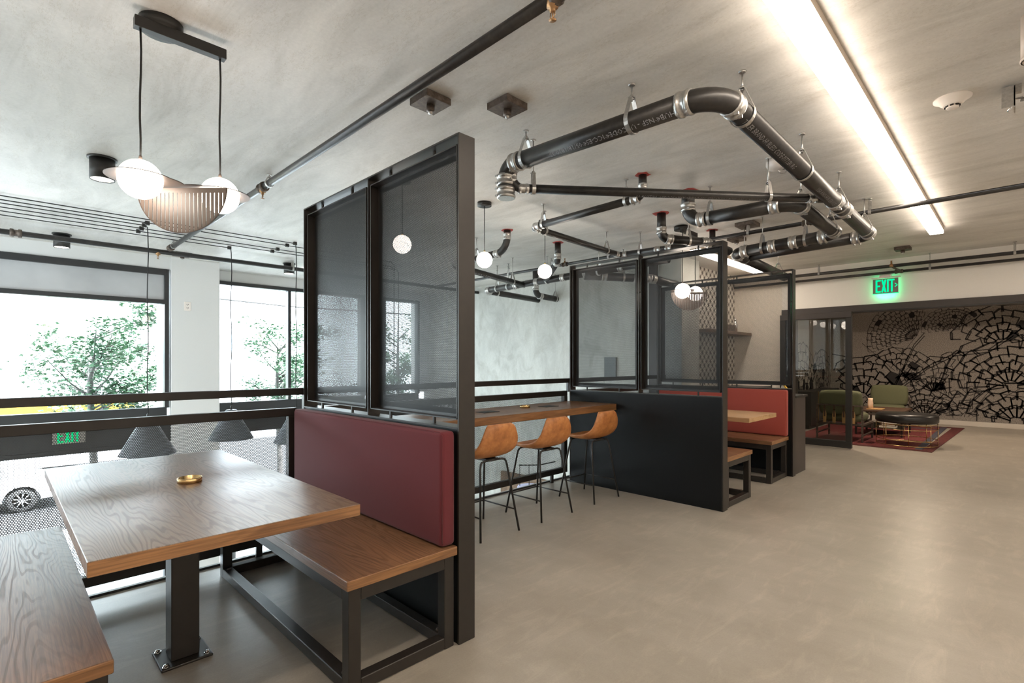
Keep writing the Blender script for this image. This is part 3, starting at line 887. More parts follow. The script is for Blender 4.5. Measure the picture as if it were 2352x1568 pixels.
def water_pipe(label, a, b, r, hangs, heads=(), fittings=(), text=None, mat='cast_iron'):
    a, b = Vector(a), Vector(b); d = (b-a).normalized()
    t = thing('sprinkler_pipe', label, 'pipe', a, 'straight sprinkler pipes below the ceiling')
    obj('pipe', tube(BM(), [a, b], r, 20), mat, t)
    for f in fittings:
        p = a+d*f; obj('fitting', lathe_dir(p, d, [(r*1.25, -.05), (r*1.5, -.045), (r*1.5, -.02), (r*1.2, -.015), (r*1.2, .015), (r*1.5, .02), (r*1.5, .045), (r*1.25, .05)]), 'rusty_steel', t)
    for f in hangs: obj('hanger', hanger_bm(a+d*f, d, r), 'galvanised', t)
    for f, s in heads:
        p = a+d*f; bm = BM()
        lathe(bm, (p.x, p.y, p.z), [(r*.9, 0), (r*.9, s*(r+.012)), (.012, s*(r+.014)), (.012, s*(r+.03)), (.004, s*(r+.032))], 12)
        for k in (-1, 1):
            q = d*k
            tube(bm, [p+q*.010+Vector((0, 0, s*(r+.03))), p+q*.013+Vector((0, 0, s*(r+.045))), p+Vector((0, 0, s*(r+.062)))], .002, 6)
        tube(bm, [p+Vector((0, 0, s*(r+.03))), p+Vector((0, 0, s*(r+.06)))], .003, 6)
        lathe(bm, (p.x, p.y, p.z), [(.001, s*(r+.062)), (.016, s*(r+.064)), (.001, s*(r+.066))], 16)
        obj('sprinkler_head', bm, 'old_brass', t)
    if text:
        for (off, tx, sz, ang, fl) in text: obj('printed_text', text_bm(tx, a+d*off, d, r, sz, ang, fl), 'print_silver', t)
    return t
def lathe_dir(p, d, prof, seg=18):
    bm = BM(); a, b = frame_of(d); rings = []
    for r, h in prof:
        rings.append([bm.verts.new(p+d*h+(a*math.cos(2*PI*k/seg)+b*math.sin(2*PI*k/seg))*r) for k in range(seg)])
    for i in range(len(rings)-1):
        for k in range(seg):
            f = bm.faces.new((rings[i][k], rings[i][(k+1) % seg], rings[i+1][(k+1) % seg], rings[i+1][k])); f.smooth = True
    bm.faces.new(rings[0]); bm.faces.new(rings[-1]); return bm
water_pipe('near sprinkler pipe running diagonally across the ceiling above the table', (1.57, -1.0, 2.80), (1.57, 7.75, 2.80), .027, (5.35, 8.55), ((2.33, -1), (5.5, -1)), (2.28, 5.5, 8.7))
water_pipe('sprinkler pipe along the window wall under the ceiling', (-7.9, 7.78, 2.75), (6.88, 7.80, 2.75), .030, (4.0, 11.05), ((9.35, -1),), (8.05,), text=((7.2, 'cooper 2', .035, 1.2, False),))
water_pipe('sprinkler pipe with upright head passing behind the big drain loop', (5.76, -3.1, 2.745), (5.76, 7.70, 2.745), .021, (2.6, 4.1, 5.2, 7.0, 8.0, 8.9, 10.0), ((4.62, 1), (7.75, 1)), (4.62, 7.75), text=((1.6, 'ASTM A135 1-1/4 SCH 10 - UL FM', .03, .9, True),))
water_pipe('upper of two black pipes along the exit wall', (9.12, -3.1, 2.73), (9.12, 3.6, 2.73), .024, (3.15, 5.35), (), ())
water_pipe('lower of two black pipes along the exit wall', (9.22, -3.1, 2.655), (9.22, 3.6, 2.655), .020, (4.0,), (), (4.35,))
# branch with a head off the exit wall pipe
t = thing('sprinkler_branch', 'short angled sprinkler branch with head above the EXIT sign', 'sprinkler', (9.2, 1.27, 2.66))
obj('arm', tube(BM(), [(9.22, 1.22, 2.655), (9.05, 1.27, 2.68), (8.95, 1.30, 2.70)], .014, 12), 'rusty_steel', t)
bm = lathe(BM(), (8.95, 1.30, 2.69), [(.022, 0), (.022, .04), (.011, .045), (.011, .08), (.004, .085), (.016, .088), (.001, .09)], 14)
obj('sprinkler_head', bm, 'old_brass', t)

# ================================================================== CEILING HARDWARE
def anchor(x, y, label, s=.17):
    t = thing('anchor_plate', label, 'anchor plate', (x, y, H-.04), 'bolted steel plates on the ceiling')
    obj('plate', box(BM(), x-s/2, x+s/2, y-s/2, y+s/2, H-.042, H-.002, .002), 'rusty_steel', t)
    obj('nut', lathe(BM(), (x, y, H-.042), [(.026, 0), (.026, -.028), (.024, -.032), (.001, -.032)], 6), 'rusty_steel', t)
    obj('bolt', lathe(BM(), (x, y, H-.072), [(.013, 0), (.013, -.017), (.001, -.019)], 12), 'galvanised', t)
    return t
anchor(1.775, 2.43, 'bolted steel plate on the ceiling nearest the sprinkler pipe')
anchor(2.125, 2.15, 'bolted steel plate just right of the similar plate by the sprinkler pipe')
anchor(5.82, 2.13, 'bolted steel plate above the slim sprinkler pipe behind the drain loop', .2)
anchor(6.4, 2.47, 'small bolted plate hidden among pipes over the partition top')
anchor(8.5, 1.11, 'bolted steel plate above the EXIT sign')
anchor(1.84, 8.35, 'bolted plate on the ceiling in front of the white window column', .2)

t = thing('smoke_detector', 'white round smoke detector alone at the upper right of the ceiling', 'smoke detector', (3.905, .28, H-.05))
obj('base', lathe(BM(), (3.905, .28, H), [(.088, 0), (.088, -.008), (.060, -.024), (.058, -.030), (.046, -.040), (.044, -.044), (.001, -.044)], 32), 'plastic_white', t)
obj('sensor_cap', lathe(BM(), (3.905, .28, H-.044), [(.030, 0), (.030, -.012), (.027, -.016), (.001, -.016)], 24), 'plastic_white', t)
bm = BM()
for k in range(8):
    a = k*PI/4; x, y = 3.905+.0335*math.cos(a), .28+.0335*math.sin(a)
    tb = bmesh.new(); bmesh.ops.create_cube(tb, size=1); merge(bm, tb, Matrix.Translation((x, y, H-.049)) @ Matrix.Rotation(a, 4, 'Z') @ Matrix.Diagonal((.006, .016, .007, 1)))
obj('vent_slots', bm, 'cable_black', t)
t = thing('smoke_detector', 'white ceiling alarm with clear beacon behind the long drain pipe', 'smoke detector', (4.19, 1.31, H-.06))
obj('base', lathe(BM(), (4.19, 1.31, H), [(.082, 0), (.082, -.03), (.070, -.055), (.03, -.062), (.001, -.062)], 32), 'plastic_white', t)
obj('beacon', lathe(BM(), (4.21, 1.28, H-.06), [(.034, 0), (.032, -.022), (.018, -.036), (.001, -.038)], 20), 'tumbler_glass', t)

def downlight(x, y, label):
    t = thing('ceiling_downlight', label, 'downlight', (x, y, H-.17), 'black cylinder downlights')
    obj('collar', lathe(BM(), (x, y, H), [(.092, 0), (.092, -.012), (.078, -.012)], 32), 'lamp_black', t)
    obj('body', lathe(BM(), (x, y, H-.012), [(.078, 0), (.078, -.15), (.070, -.15), (.070, -.135), (.0701, -.12)], 32), 'lamp_black', t)
    obj('diffuser', lathe(BM(), (x, y, H-.155), [(.0695, .003), (.0695, -.002), (.001, -.004)], 32), 'downlight_glow', t)
downlight(.56, 4.89, 'black cylinder downlight beside the twin globe pendant')
downlight(.55, 8.12, 'black cylinder downlight above the left window')
downlight(3.20, 8.05, 'black cylinder downlight above the right window')
t = thing('ceiling_disc_light', 'flat round white ceiling light left of the near partition top', 'ceiling light', (3.62, 8.3, H-.02))
obj('diffuser', lathe(BM(), (3.62, 8.3, H), [(.10, 0), (.10, -.018), (.001, -.02)], 28), 'downlight_glow', t)

# surface spots and strut bracket at the right edge of the frame
for x, y, lb in ((3.22, -.055, 'beige cylinder spot at the right edge, nearest the top corner'), (3.88, -.075, 'beige cylinder spot at the right edge just above the metal bracket')):
    t = thing('cylinder_spot', lb, 'spotlight', (x, y, H-.2))
    obj('body', lathe(BM(), (x, y, H), [(.055, 0), (.055, -.20), (.050, -.20), (.050, -.17), (.001, -.165)], 32), 'spot_beige', t)
    obj('trim_ring', lathe(BM(), (x, y, H-.188), [(.0552, 0), (.0575, -.002), (.0575, -.010), (.0552, -.012)], 32), 'spot_beige', t)
t = thing('strut_bracket', 'galvanised bolted bracket at the right edge under the ceiling', 'bracket', (4.0, -.02, 2.75))
bm = box(BM(), 3.96, 4.0, -.005, .07, 2.83, 2.87); obj('ceiling_plate', bm, 'galvanised', t)
bm = BM(); box(bm, 3.94, 4.03, .02, .026, 2.74, 2.86); box(bm, 3.94, 3.946, .02, .075, 2.75, 2.86); obj('channel', bm, 'galvanised', t)
bm = BM(); tube(bm, [(3.985, .07, 2.80), (3.985, -.01, 2.80)], .006, 8); tube(bm, [(3.985, .03, 2.775), (3.985, .05, 2.74)], .006, 8); obj('bolt', bm, 'chrome', t)
obj('brace_arm', tube(BM(), [(3.985, .0, 2.79), (4.0, -.2, 2.76)], .012, 10), 'galvanised', t)

# linear LED lights
def linear(x0, x1, y0, y1, z0, label):
    t = thing('linear_light', label, 'linear light', ((x0+x1)/2, (y0+y1)/2, z0), 'long linear ceiling lights')
    bm = BM(); z1 = z0+.028; box(bm, x0, x1, y0-.004, y1+.004, z1, H-.001)
    obj('housing', bm, 'light_trim', t)
    obj('diffuser', box(BM(), x0, x1, y0, y1, z0, z0+.027), 'led_diffuser', t)
linear(-1.5, 7.56, .617, .738, 2.80, 'long glowing linear light receding along the ceiling')
linear(6.5, 8.85, 2.98, 3.12, 2.80, 'short linear light beyond the bar partition over the kitchenette')
linear(-1.5, 8.9, -1.98, -1.83, 2.80, 'added unseen linear light beyond the right edge of the view')  # fixture added out of view to brighten the floor and walls

# ================================================================== PENDANTS
def half_disc(bm, c, r, ua, va, n=28, th=.004, slots=0):
    pass
def make_twin(label):
    """two opal globes, each with a horizontal plate ring, and a slotted vertical half disc between; root under the bar"""
    t = thing('twin_globe_pendant', label, 'pendant lamp', (0, 0, 0), 'twin globe pendants over the booth tables')
    obj('canopy_bar', box(BM(), -.178, .178, -.02, .02, .650, .697, .001), 'lamp_black', t)
    obj('canopy_disc', lathe(BM(), (-.07, .05, .697), [(.001, 0), (.085, 0), (.085, .043), (.001, .043)], 32), 'lamp_black', t)
    gx = .155
    for s in (-1, 1):
        x = s*gx
        wob = [(x+.0025*math.sin(k*1.3)*(0 < k < 6), 0, .650-(.650-.08)*k/6) for k in range(7)]
        obj('cord', tube(BM(), wob, .0042, 8), 'cable_black', t)
        obj('globe', sphere(BM(), (x, 0, 0), .083, 36, 20), 'globe_glow', t)
        obj('cap', lathe(BM(), (x, 0, .082), [(.008, 0), (.006, .02), (.001, .022)], 12), 'lamp_taupe', t)
    # horizontal half plates (the leaves), tilted straight edge along the view-parallel diagonal
    ex = Vector((.7046, -.7096, 0)); ey = Vector((.7096, .7046, 0))
    for s in (-1, 1):
        bm = BM(); c = Vector((s*gx, 0, .004)); n = 40
        ro = .128
        # ring plate round the globe drawn out to a point at the centre line
        outer = []; inner = []
        tip = Vector((0, 0, .004))
        for k in range(n+1):
            a = 2*PI*k/n
            p = c+Vector((math.cos(a), math.sin(a), 0))*ro
            inner.append(c+Vector((math.cos(a), math.sin(a), 0))*.084)
            outer.append(p)
        # draw the outline out to the pointed tip
        dirt = (tip-c).normalized()
        for k in range(n+1):
            dd = (outer[k]-c).normalized(); q = dd.dot(dirt)
            if q > .72: outer[k] = c+dd*(ro+(.165-ro)*((q-.72)/.28)**1.2)
        for z in (0, .003):
            vo = [bm.verts.new(p+Vector((0, 0, z))) for p in outer[:-1]]; vi = [bm.verts.new(p+Vector((0, 0, z))) for p in inner[:-1]]
            for k in range(n): bm.faces.new((vo[k], vo[(k+1) % n], vi[(k+1) % n], vi[k]))
        obj('plate', bm, 'lamp_taupe', t)
    # vertical half disc with slots
    R = .205; N = 22; bm = BM(); th = ey*.0018
    def P(u, v, w=0): return ex*u+Vector((0, 0, v-.0))+ey*w
    def slab(u0, u1, v0a, v1a, v0b, v1b):
        A = [P(u0, v0a), P(u1, v0b), P(u1, v1b), P(u0, v1a)]
        f = [bm.verts.new(p+th) for p in A]; g = [bm.verts.new(p-th) for p in A]
        bm.faces.new(f); bm.faces.new(g[::-1])
        for k in range(4): bm.faces.new((f[k], g[k], g[(k+1) % 4], f[(k+1) % 4]))
    band = .022; yo = .0
    slab(-R, R, -band, 0, -band, 0)
    for k in range(N):
        u0 = -R+2*R*k/N; u1 = u0+2*R/N*.76
        v0 = -math.sqrt(max(0, R*R-u0*u0)); v1 = -math.sqrt(max(0, R*R-u1*u1))
        if min(v0, v1) > -band: continue
        slab(u0, u1, min(v0, -band), -band, min(v1, -band), -band)
    # rim joining the slat ends
    for k in range(40):
        a0 = PI+PI*k/40; a1 = PI+PI*(k+1)/40
        q = [(R*math.cos(a0), R*math.sin(a0)), (R*math.cos(a1), R*math.sin(a1)), ((R-.004)*math.cos(a1), (R-.004)*math.sin(a1)), ((R-.004)*math.cos(a0), (R-.004)*math.sin(a0))]
        f = [bm.verts.new(P(*p)+th) for p in q]; g = [bm.verts.new(P(*p)-th) for p in q]
        bm.faces.new(f); bm.faces.new(g[::-1])
        for i in range(4): bm.faces.new((f[i], g[i], g[(i+1) % 4], f[(i+1) % 4]))
    obj('slotted_half_disc', bm, 'lamp_taupe', t)
    return t
tw = make_twin('twin globe pendant with slotted half disc over the near table')
tw.location = (.594, 2.70, 2.13)
dup(tw, (5.52, 2.66, 2.13), 0, 'twin globe pendant in the far booth, seen through the bar partition mesh')

def make_globe(label):
    t = thing('globe_pendant', label, 'pendant lamp', (0, 0, 0), 'single globe pendants in a row over the bar')
    obj('canopy', lathe(BM(), (0, 0, .515), [(.001, 0), (.068, 0), (.068, .035), (.001, .035)], 28), 'lamp_black', t)
    obj('cord', tube(BM(), [(0, 0, .515), (0, 0, .07)], .0035, 8), 'cable_black', t)
    obj('globe', sphere(BM(), (0, 0, 0), .076, 32, 18), 'globe_glow', t)
    obj('cap', lathe(BM(), (0, 0, .074), [(.010, 0), (.008, .02), (.001, .02)], 12), 'brass', t)
    return t
gp = make_globe('round globe pendant just right of the tall near partition post')
gp.location = (3.30, 3.65, 2.32)
dup(gp, (2.38, 3.65, 2.32), 0, 'round globe pendant seen through the near partition mesh')
dup(gp, (4.18, 3.65, 2.32), 0, 'round globe pendant left of the bar partition, among the pipes')

def cone_lamp(x, y, hook, label, zt=.70, runs=None):
    t = thing('cone_pendant', label, 'pendant lamp', (x, y, zt-.38), 'grey cone pendants hanging beyond the guard')
    prof = [(.265, -.375), (.268, -.372), (.07, 0), (.062, .012), (.001, .014), (.001, .010), (.058, .008), (.066, -.003), (.262, -.370)]
    obj('shade', lathe(BM(), (x, y, zt), prof, 40), 'shade_metal', t)
    obj('socket', lathe(BM(), (x, y, zt), [(.012, .012), (.012, .06), (.004, .075), (.001, .08)], 12), 'lamp_black', t)
    obj('bulb', sphere(BM(), (x, y, zt-.30), .04, 16, 10), 'downlight_glow', t)
    hx, hy = hook
    pts = [(-7.9, hy, H-.02), (hx-.08, hy, H-.02), (hx-.02, hy, H-.02), (x-.004, y, H-.04), (x, y, H-.09)]
    pts += [(x+.006*math.sin(k*1.7), y, H-.09-(H-.09-zt-.07)*k/8) for k in range(1, 9)]
    obj('cord', tube(BM(), pts, .0055, 6), 'cable_black', t)
    bm = BM()
    cx = hx
    while cx > -7.5:
        box(bm, cx-.03, cx+.01, hy-.016, hy+.016, H-.04, H); cx -= 3.2
    obj('cable_clip', bm, 'lamp_black', t)
    return t
cone_lamp(1.178, 6.84, (1.16, 6.865), 'grey cone pendant beyond the guard, left and largest, above the table')
cone_lamp(2.192, 7.417, (2.18, 7.417), 'grey cone pendant beyond the guard, right of the largest one')
cone_lamp(2.70, 6.57, (2.69, 6.556), 'grey cone pendant cut off by the guard frame beside the red cushion')
# the other cords run on along the ceiling to lamps hidden behind the partition
for hy, xe, lb in ((6.72, 4.2, 'black cable along the ceiling nearest the room'), (7.04, 4.4, 'black cable along the ceiling running second behind the swag hooks'), (7.22, 4.6, 'black cable along the ceiling next to the window side one')):
    t = thing('ceiling_cable', lb, 'cable', (1.1, hy, H-.03))
    obj('cord', tube(BM(), [(-7.9, hy, H-.02), (1.16, hy, H-.02), (2.6, hy+.02, H-.02), (xe, hy+.02, H-.02), (xe+.05, hy+.02, H-.06), (xe+.05, hy+.02, .8)], .0055, 6), 'cable_black', t)
    bm = BM()
    for cx in (1.165, 2.66): box(bm, cx-.03, cx+.01, hy-.006, hy+.03, H-.04, H)
    obj('cable_clip', bm, 'lamp_black', t)

# ================================================================== KITCHENETTE AND CABINET
t = thing('wall_shelf', 'brown timber shelf on the patterned tile wall', 'shelf', (8.5, 3.5, 1.80))
obj('board', box(BM(), 7.6, 9.33, 3.343, 3.635, 1.80, 1.85, .003), 'shelf_wood', t)
t = thing('cocktail_shaker', 'shiny steel cocktail shaker near the right end of the shelf', 'shaker', (9.0, 3.5, 1.85))
obj('cup', lathe(BM(), (9.0, 3.5, 1.852), [(.001, 0), (.034, 0), (.044, .13), (.044, .14)], 24), 'chrome', t)
obj('strainer_lid', lathe(BM(), (9.0, 3.5, 1.992), [(.044, 0), (.040, .02), (.022, .045), (.020, .06), (.001, .06)], 24), 'chrome', t)
obj('cap', lathe(BM(), (9.0, 3.5, 2.052), [(.022, 0), (.022, .03), (.014, .042), (.001, .044)], 20), 'chrome', t)
gx = [8.62, 8.70, 8.78, 8.86]
pos = ['glass tumbler on the shelf, closest to the steel shaker', 'glass tumbler on the shelf, second from the steel shaker', 'glass tumbler on the shelf, third from the steel shaker', 'glass tumbler on the shelf, farthest from the steel shaker']
for i, x in enumerate(gx[::-1]):
    o = obj('tumbler', lathe(BM(), (x, 3.47, 1.852), [(.001, 0), (.030, 0), (.035, .12), (.033, .12), (.028, .008), (.001, .008)], 20), 'tumbler_glass', org=(x, 3.47, 1.85))
    tag(o, pos[i], 'glass', 'tumblers on the kitchenette shelf')
t = thing('kitchen_counter', 'dark counter below the shelf behind the far partition', 'counter', (8.4, 3.3, 0))
obj('worktop', box(BM(), 7.52, 9.33, 3.02, 3.635, .90, .93, .003), 'black_panel', t)
obj('cabinet_body', box(BM(), 7.54, 9.33, 3.06, 3.63, .08, .90), 'bronze_frame', t)
for k in range(3):
    d = obj('door', box(BM(), 7.56+k*.59, 8.13+k*.59, 3.04, 3.06, .1, .885, .003), 'bronze_frame', t)
    obj('handle', box(BM(), 7.80+k*.59, 7.90+k*.59, 3.025, 3.04, .83, .845), 'brass', d)
t = thing('cutting_board', 'brown wooden cutting board leaning on the tiles above the counter', 'cutting board', (8.72, 3.5, .93))
bm = BM(); prism(bm, [(8.56, .931), (8.90, .931), (8.86, 1.22), (8.77, 1.27), (8.70, 1.27), (8.60, 1.22)], 'Y', 3.58, 3.61); obj('board', bm, 'brown_board', t)
obj('knife_handle', box(BM(), 8.70, 8.735, 3.555, 3.58, 1.05, 1.24, .005), 'cable_black', t)
t = thing('side_cabinet', 'dark bronze cabinet standing behind the farthest partition', 'cabinet', (6.9, 1.9, 0))
obj('body', box(BM(), 6.675, 7.10, 1.90, 3.3, 0, .915, .002), 'bronze_frame', t)
obj('top', box(BM(), 6.675, 7.14, 1.885, 3.3, .915, .94, .002), 'lamp_black', t)
t = thing('menu_card', 'white and yellow folded card on the dark side cabinet', 'card', (6.9, 2.1, .94))
bm = BM(); prism(bm, [(2.02, .941), (2.14, .941), (2.11, 1.07)], 'X', 6.90, 6.92); obj('white_leaf', bm, 'paper', t)
bm = BM(); prism(bm, [(1.995, .941), (2.02, .941), (2.11, 1.07), (2.10, 1.08)], 'X', 6.90, 6.93); obj('yellow_leaf', bm, 'yellow_card', t)

# sliding glass door of the lounge
t = sroot('door_1', (9.26, 2.3, 0))
obj('door_rail', box(BM(), 9.22, 9.29, 1.835, 2.85, 2.03, 2.12, .003), 'bronze_frame', t)
obj('door_rail', box(BM(), 9.22, 9.29, 1.835, 2.85, .015, .12, .003), 'lamp_black', t)
obj('door_stile', box(BM(), 9.22, 9.29, 1.835, 1.915, .12, 2.03, .003), 'lamp_black', t)
obj('door_stile', box(BM(), 9.22, 9.29, 2.77, 2.85, .12, 2.03, .003), 'lamp_black', t)
obj('pane', box(BM(), 9.25, 9.258, 1.915, 2.77, .12, 2.03), 'door_glass', t)
obj('floor_guide', box(BM(), 9.235, 9.275, 1.85, 1.89, 0, .015), 'galvanised', t)
struct('trim_7', box(BM(), 9.30, 9.52, -3.2, 2.85, 2.105, 2.12), 'lamp_black')

# ================================================================== LOUNGE
lt = bpy.data.lights.new('lounge_fill_light', 'AREA'); lt.shape = 'DISK'; lt.size = .14; lt.energy = 19; lt.color = WARM  # fill lamps added to brighten the armchair back and the lounge
for p in ((9.95, 2.3, 2.70), (11.8, 1.3, 2.70), (11.8, -1.0, 2.70)):
    o = bpy.data.objects.new('lounge_fill_light', lt); COL.objects.link(o); o.location = p
for x, y, lb in ((9.95, 2.3, 'added unseen lounge downlight above the sliding glass door'), (11.8, 1.3, 'added unseen lounge downlight above the ottoman, behind the door header'), (11.8, -1.0, 'added unseen lounge downlight at the open side, behind the door header')): downlight(x, y, lb)  # glowing bodies added for the fill lamps, out of view
t = thing('lounge_pipe', 'dark pipe with bright clamps along the lounge ceiling', 'pipe', (13.6, 0, 2.6))
obj('pipe', tube(BM(), [(12.6, -3.1, 2.60), (12.6, 2.2, 2.56)], .06, 16), 'cast_iron', t)
for y in (-.6, .1, .75): obj('coupling', coupling_bm(Vector((12.6, y, 2.58)), Vector((0, 1, 0)), .06), 'galvanised', t)
# rug
t = thing('area_rug', 'worn red patterned rug with blue border bands in the lounge', 'rug', (11.7, 1.9, 0))
obj('field', box(BM(), 9.9, 13.5, 1.15, 2.93, .001, .010), 'rug_red', t)
bm = BM()
prism(bm, [(9.74, .93), (13.78, .80), (13.76, .98), (9.78, 1.06)], 'Z', .001, .009); prism(bm, [(9.78, 1.06), (9.9, 1.06), (9.9, 2.94), (9.74, 2.94)], 'Z', .001, .009); prism(bm, [(13.62, .98), (13.76, .98), (13.72, 2.94), (13.6, 2.94)], 'Z', .001, .009)
obj('outer_border', bm, 'rug_edge', t)
bm = BM(); box(bm, 9.9, 13.62, 1.06, 1.15, .001, .0095); box(bm, 13.5, 13.6, 1.15, 2.93, .001, .0095); box(bm, 13.05, 13.18, 1.15, 2.93, .0095, .0105)
obj('blue_band', bm, 'rug_blue', t)

def make_armchair(label):
    """faces +x; root at its back centre on the floor"""
    t = thing('lounge_armchair', label, 'armchair', (0, 0, 0), 'olive cushioned metal frame armchairs')
    w = .33; s = .014
    for y in (-w, w):
        obj('leg', box(BM(), -.014, .014, y-s, y+s, 0, .60, .002), 'rusty_steel', t)
        obj('leg', box(BM(), .78, .808, y-s, y+s, 0, .30, .002), 'rusty_steel', t)
        obj('side_rail', box(BM(), .014, .78, y-s, y+s, .27, .30), 'rusty_steel', t)
        obj('side_rail', box(BM(), .014, .78, y-s*.8, y+s*.8, .10, .12), 'rusty_steel', t)
    obj('back_rail', box(BM(), -.012, .012, -w, w, .585, .61), 'rusty_steel', t)
    obj('back_rail', box(BM(), -.012, .012, -w, w, .27, .30), 'rusty_steel', t)
    obj('front_rail', box(BM(), .782, .806, -w, w, .27, .30), 'rusty_steel', t)
    def pad(x0, x1, y0, y1, z0, z1, b, tilt=0):
        bm = BM(); bb = bmesh.new(); bmesh.ops.create_cube(bb, size=1)
        for v in bb.verts: v.co = Vector((x0+(x1-x0)*(v.co.x+.5), y0+(y1-y0)*(v.co.y+.5), z0+(z1-z0)*(v.co.z+.5)))
        bmesh.ops.subdivide_edges(bb, edges=list(bb.edges), cuts=4, use_grid_fill=True)
        cx, cy, cz = (x0+x1)/2, (y0+y1)/2, (z0+z1)/2
        for v in bb.verts:
            p = Vector(((v.co.x-cx)/((x1-x0)/2), (v.co.y-cy)/((y1-y0)/2), (v.co.z-cz)/((z1-z0)/2)))
            q = [abs(c) for c in p]
            k = 1-.10*(q[0]*q[1]+q[1]*q[2]+q[0]*q[2])/3*1.6
            v.co = Vector((cx, cy, cz))+(v.co-Vector((cx, cy, cz)))*k
            v.co.x += tilt*(v.co.z-z0)
            f = None
        for f in bb.faces: f.smooth = True
        merge(bm, bb); return bm
    o = obj('seat_cushion', pad(.06, .84, -.31, .31, .30, .46, .04), 'olive_fabric', t); o.modifiers.new('s', 'SUBSURF').render_levels = 1
    o = obj('back_cushion', pad(.02, .22, -.33, .33, .42, .86, .04, -.12), 'olive_fabric', t); o.modifiers.new('s', 'SUBSURF').render_levels = 1
    for k in range(4):
        y = .21-.14*k
        sp = obj('strap', prism(BM(), [(y-.022, .30), (y+.022, .30), (y+.026, .44), (y+.014, .50), (y-.014, .50), (y-.026, .44)], 'X', -.022, -.014), 'strap_tan', t)
        obj('strap_lining', box(BM(), -.025, -.021, y-.012, y+.012, .40, .60), 'leather_dark', sp)
        obj('buckle', box(BM(), -.028, -.021, y-.014, y+.014, .515, .535), 'brass', sp)
    return t
ac = make_armchair('olive green armchair with leather straps seen from behind the glass door')
ac.location = (10.06, 2.18, .0125)
ac2 = dup(ac, (13.25, 1.95, .0125), PI, 'olive green armchair facing the camera before the mural')
# ottoman
ox, oy = 10.45, 1.32
t = thing('round_ottoman', 'round black leather ottoman on thin brass wire cage', 'ottoman', (ox, oy, .0125))
obj('cushion', lathe(BM(), (ox, oy, .37), [(.001, .135), (.38, .135), (.405, .12), (.415, .10), (.415, .02), (.40, 0), (.001, 0)], 48), 'leather_black', t)
for k, z in enumerate((.35, .27, .10, .0185)):
    bm = BM(); tube(bm, [(ox+.40*math.cos(2*PI*i/48), oy+.40*math.sin(2*PI*i/48), z) for i in range(49)], .0055, 8, cap=False)
    obj('wire_ring', bm, 'brass', t)
for i in range(8):
    a = 2*PI*i/8+.2
    obj('wire_upright', tube(BM(), [(ox+.40*math.cos(a), oy+.40*math.sin(a), .0135), (ox+.40*math.cos(a), oy+.40*math.sin(a), .36)], .0055, 8), 'brass', t)
# coffee table with books, tray and candle
t = thing('coffee_table', 'low dark coffee table between the armchairs and the ottoman', 'table', (11.7, 1.85, .012))
obj('tabletop', box(BM(), 11.2, 12.2, 1.45, 2.2, .44, .47, .003), 'leather_dark', t)
obj('lower_shelf', box(BM(), 11.25, 12.15, 1.5, 2.15, .14, .16), 'black_steel', t)
for x in (11.22, 12.15):
    for y in (1.47, 2.15): obj('leg', box(BM(), x, x+.03, y, y+.03, .012, .44), 'black_steel', t)
t = thing('serving_board', 'light wooden board lying on the coffee table', 'board', (11.5, 2.0, .47))
obj('board', box(BM(), 11.3, 11.6, 1.78, 2.02, .47, .487, .003), 'strap_tan', t)
t = thing('pillar_candle', 'pale pink pillar candle standing on the light board', 'candle', (11.4, 1.97, .487))
obj('body', lathe(BM(), (11.4, 1.97, .487), [(.001, 0), (.045, 0), (.04, .07), (.045, .09), (.036, .14), (.04, .19), (.001, .19)], 20), 'candle', t)
obj('wick', tube(BM(), [(11.4, 1.97, .677), (11.4, 1.97, .69)], .002, 6), 'cable_black', t)
for k, lb in enumerate(('book at the bottom of the stack under the coffee table', 'book in the middle of the stack under the coffee table', 'book on top of the stack under the coffee table')):
    t = thing('book', lb, 'book', (11.4, 1.7, .16+k*.035), 'books under the coffee table')
    obj('cover', box(BM(), 11.28, 11.5+.02*k, 1.58, 1.82-.02*k, .161+k*.035, .193+k*.035), 'paper' if k != 1 else 'leather_dark', t)
    obj('pages', box(BM(), 11.277, 11.28, 1.59, 1.80-.02*k, .166+k*.035, .188+k*.035), 'paper', t)
t = thing('sideboard', 'dark sideboard with thin brass lines against the left lounge wall', 'sideboard', (12.4, 3.1, 0))
obj('body', box(BM(), 11.4, 13.6, 2.95, 3.25, .08, .75, .003), 'lamp_black', t)
for x in (11.9, 12.35, 12.8): obj('brass_line', box(BM(), x, x+.02, 2.94, 2.951, .1, .74), 'brass', t)
obj('plinth', box(BM(), 11.45, 13.55, 3.0, 3.25, 0, .08), 'lamp_black', t)

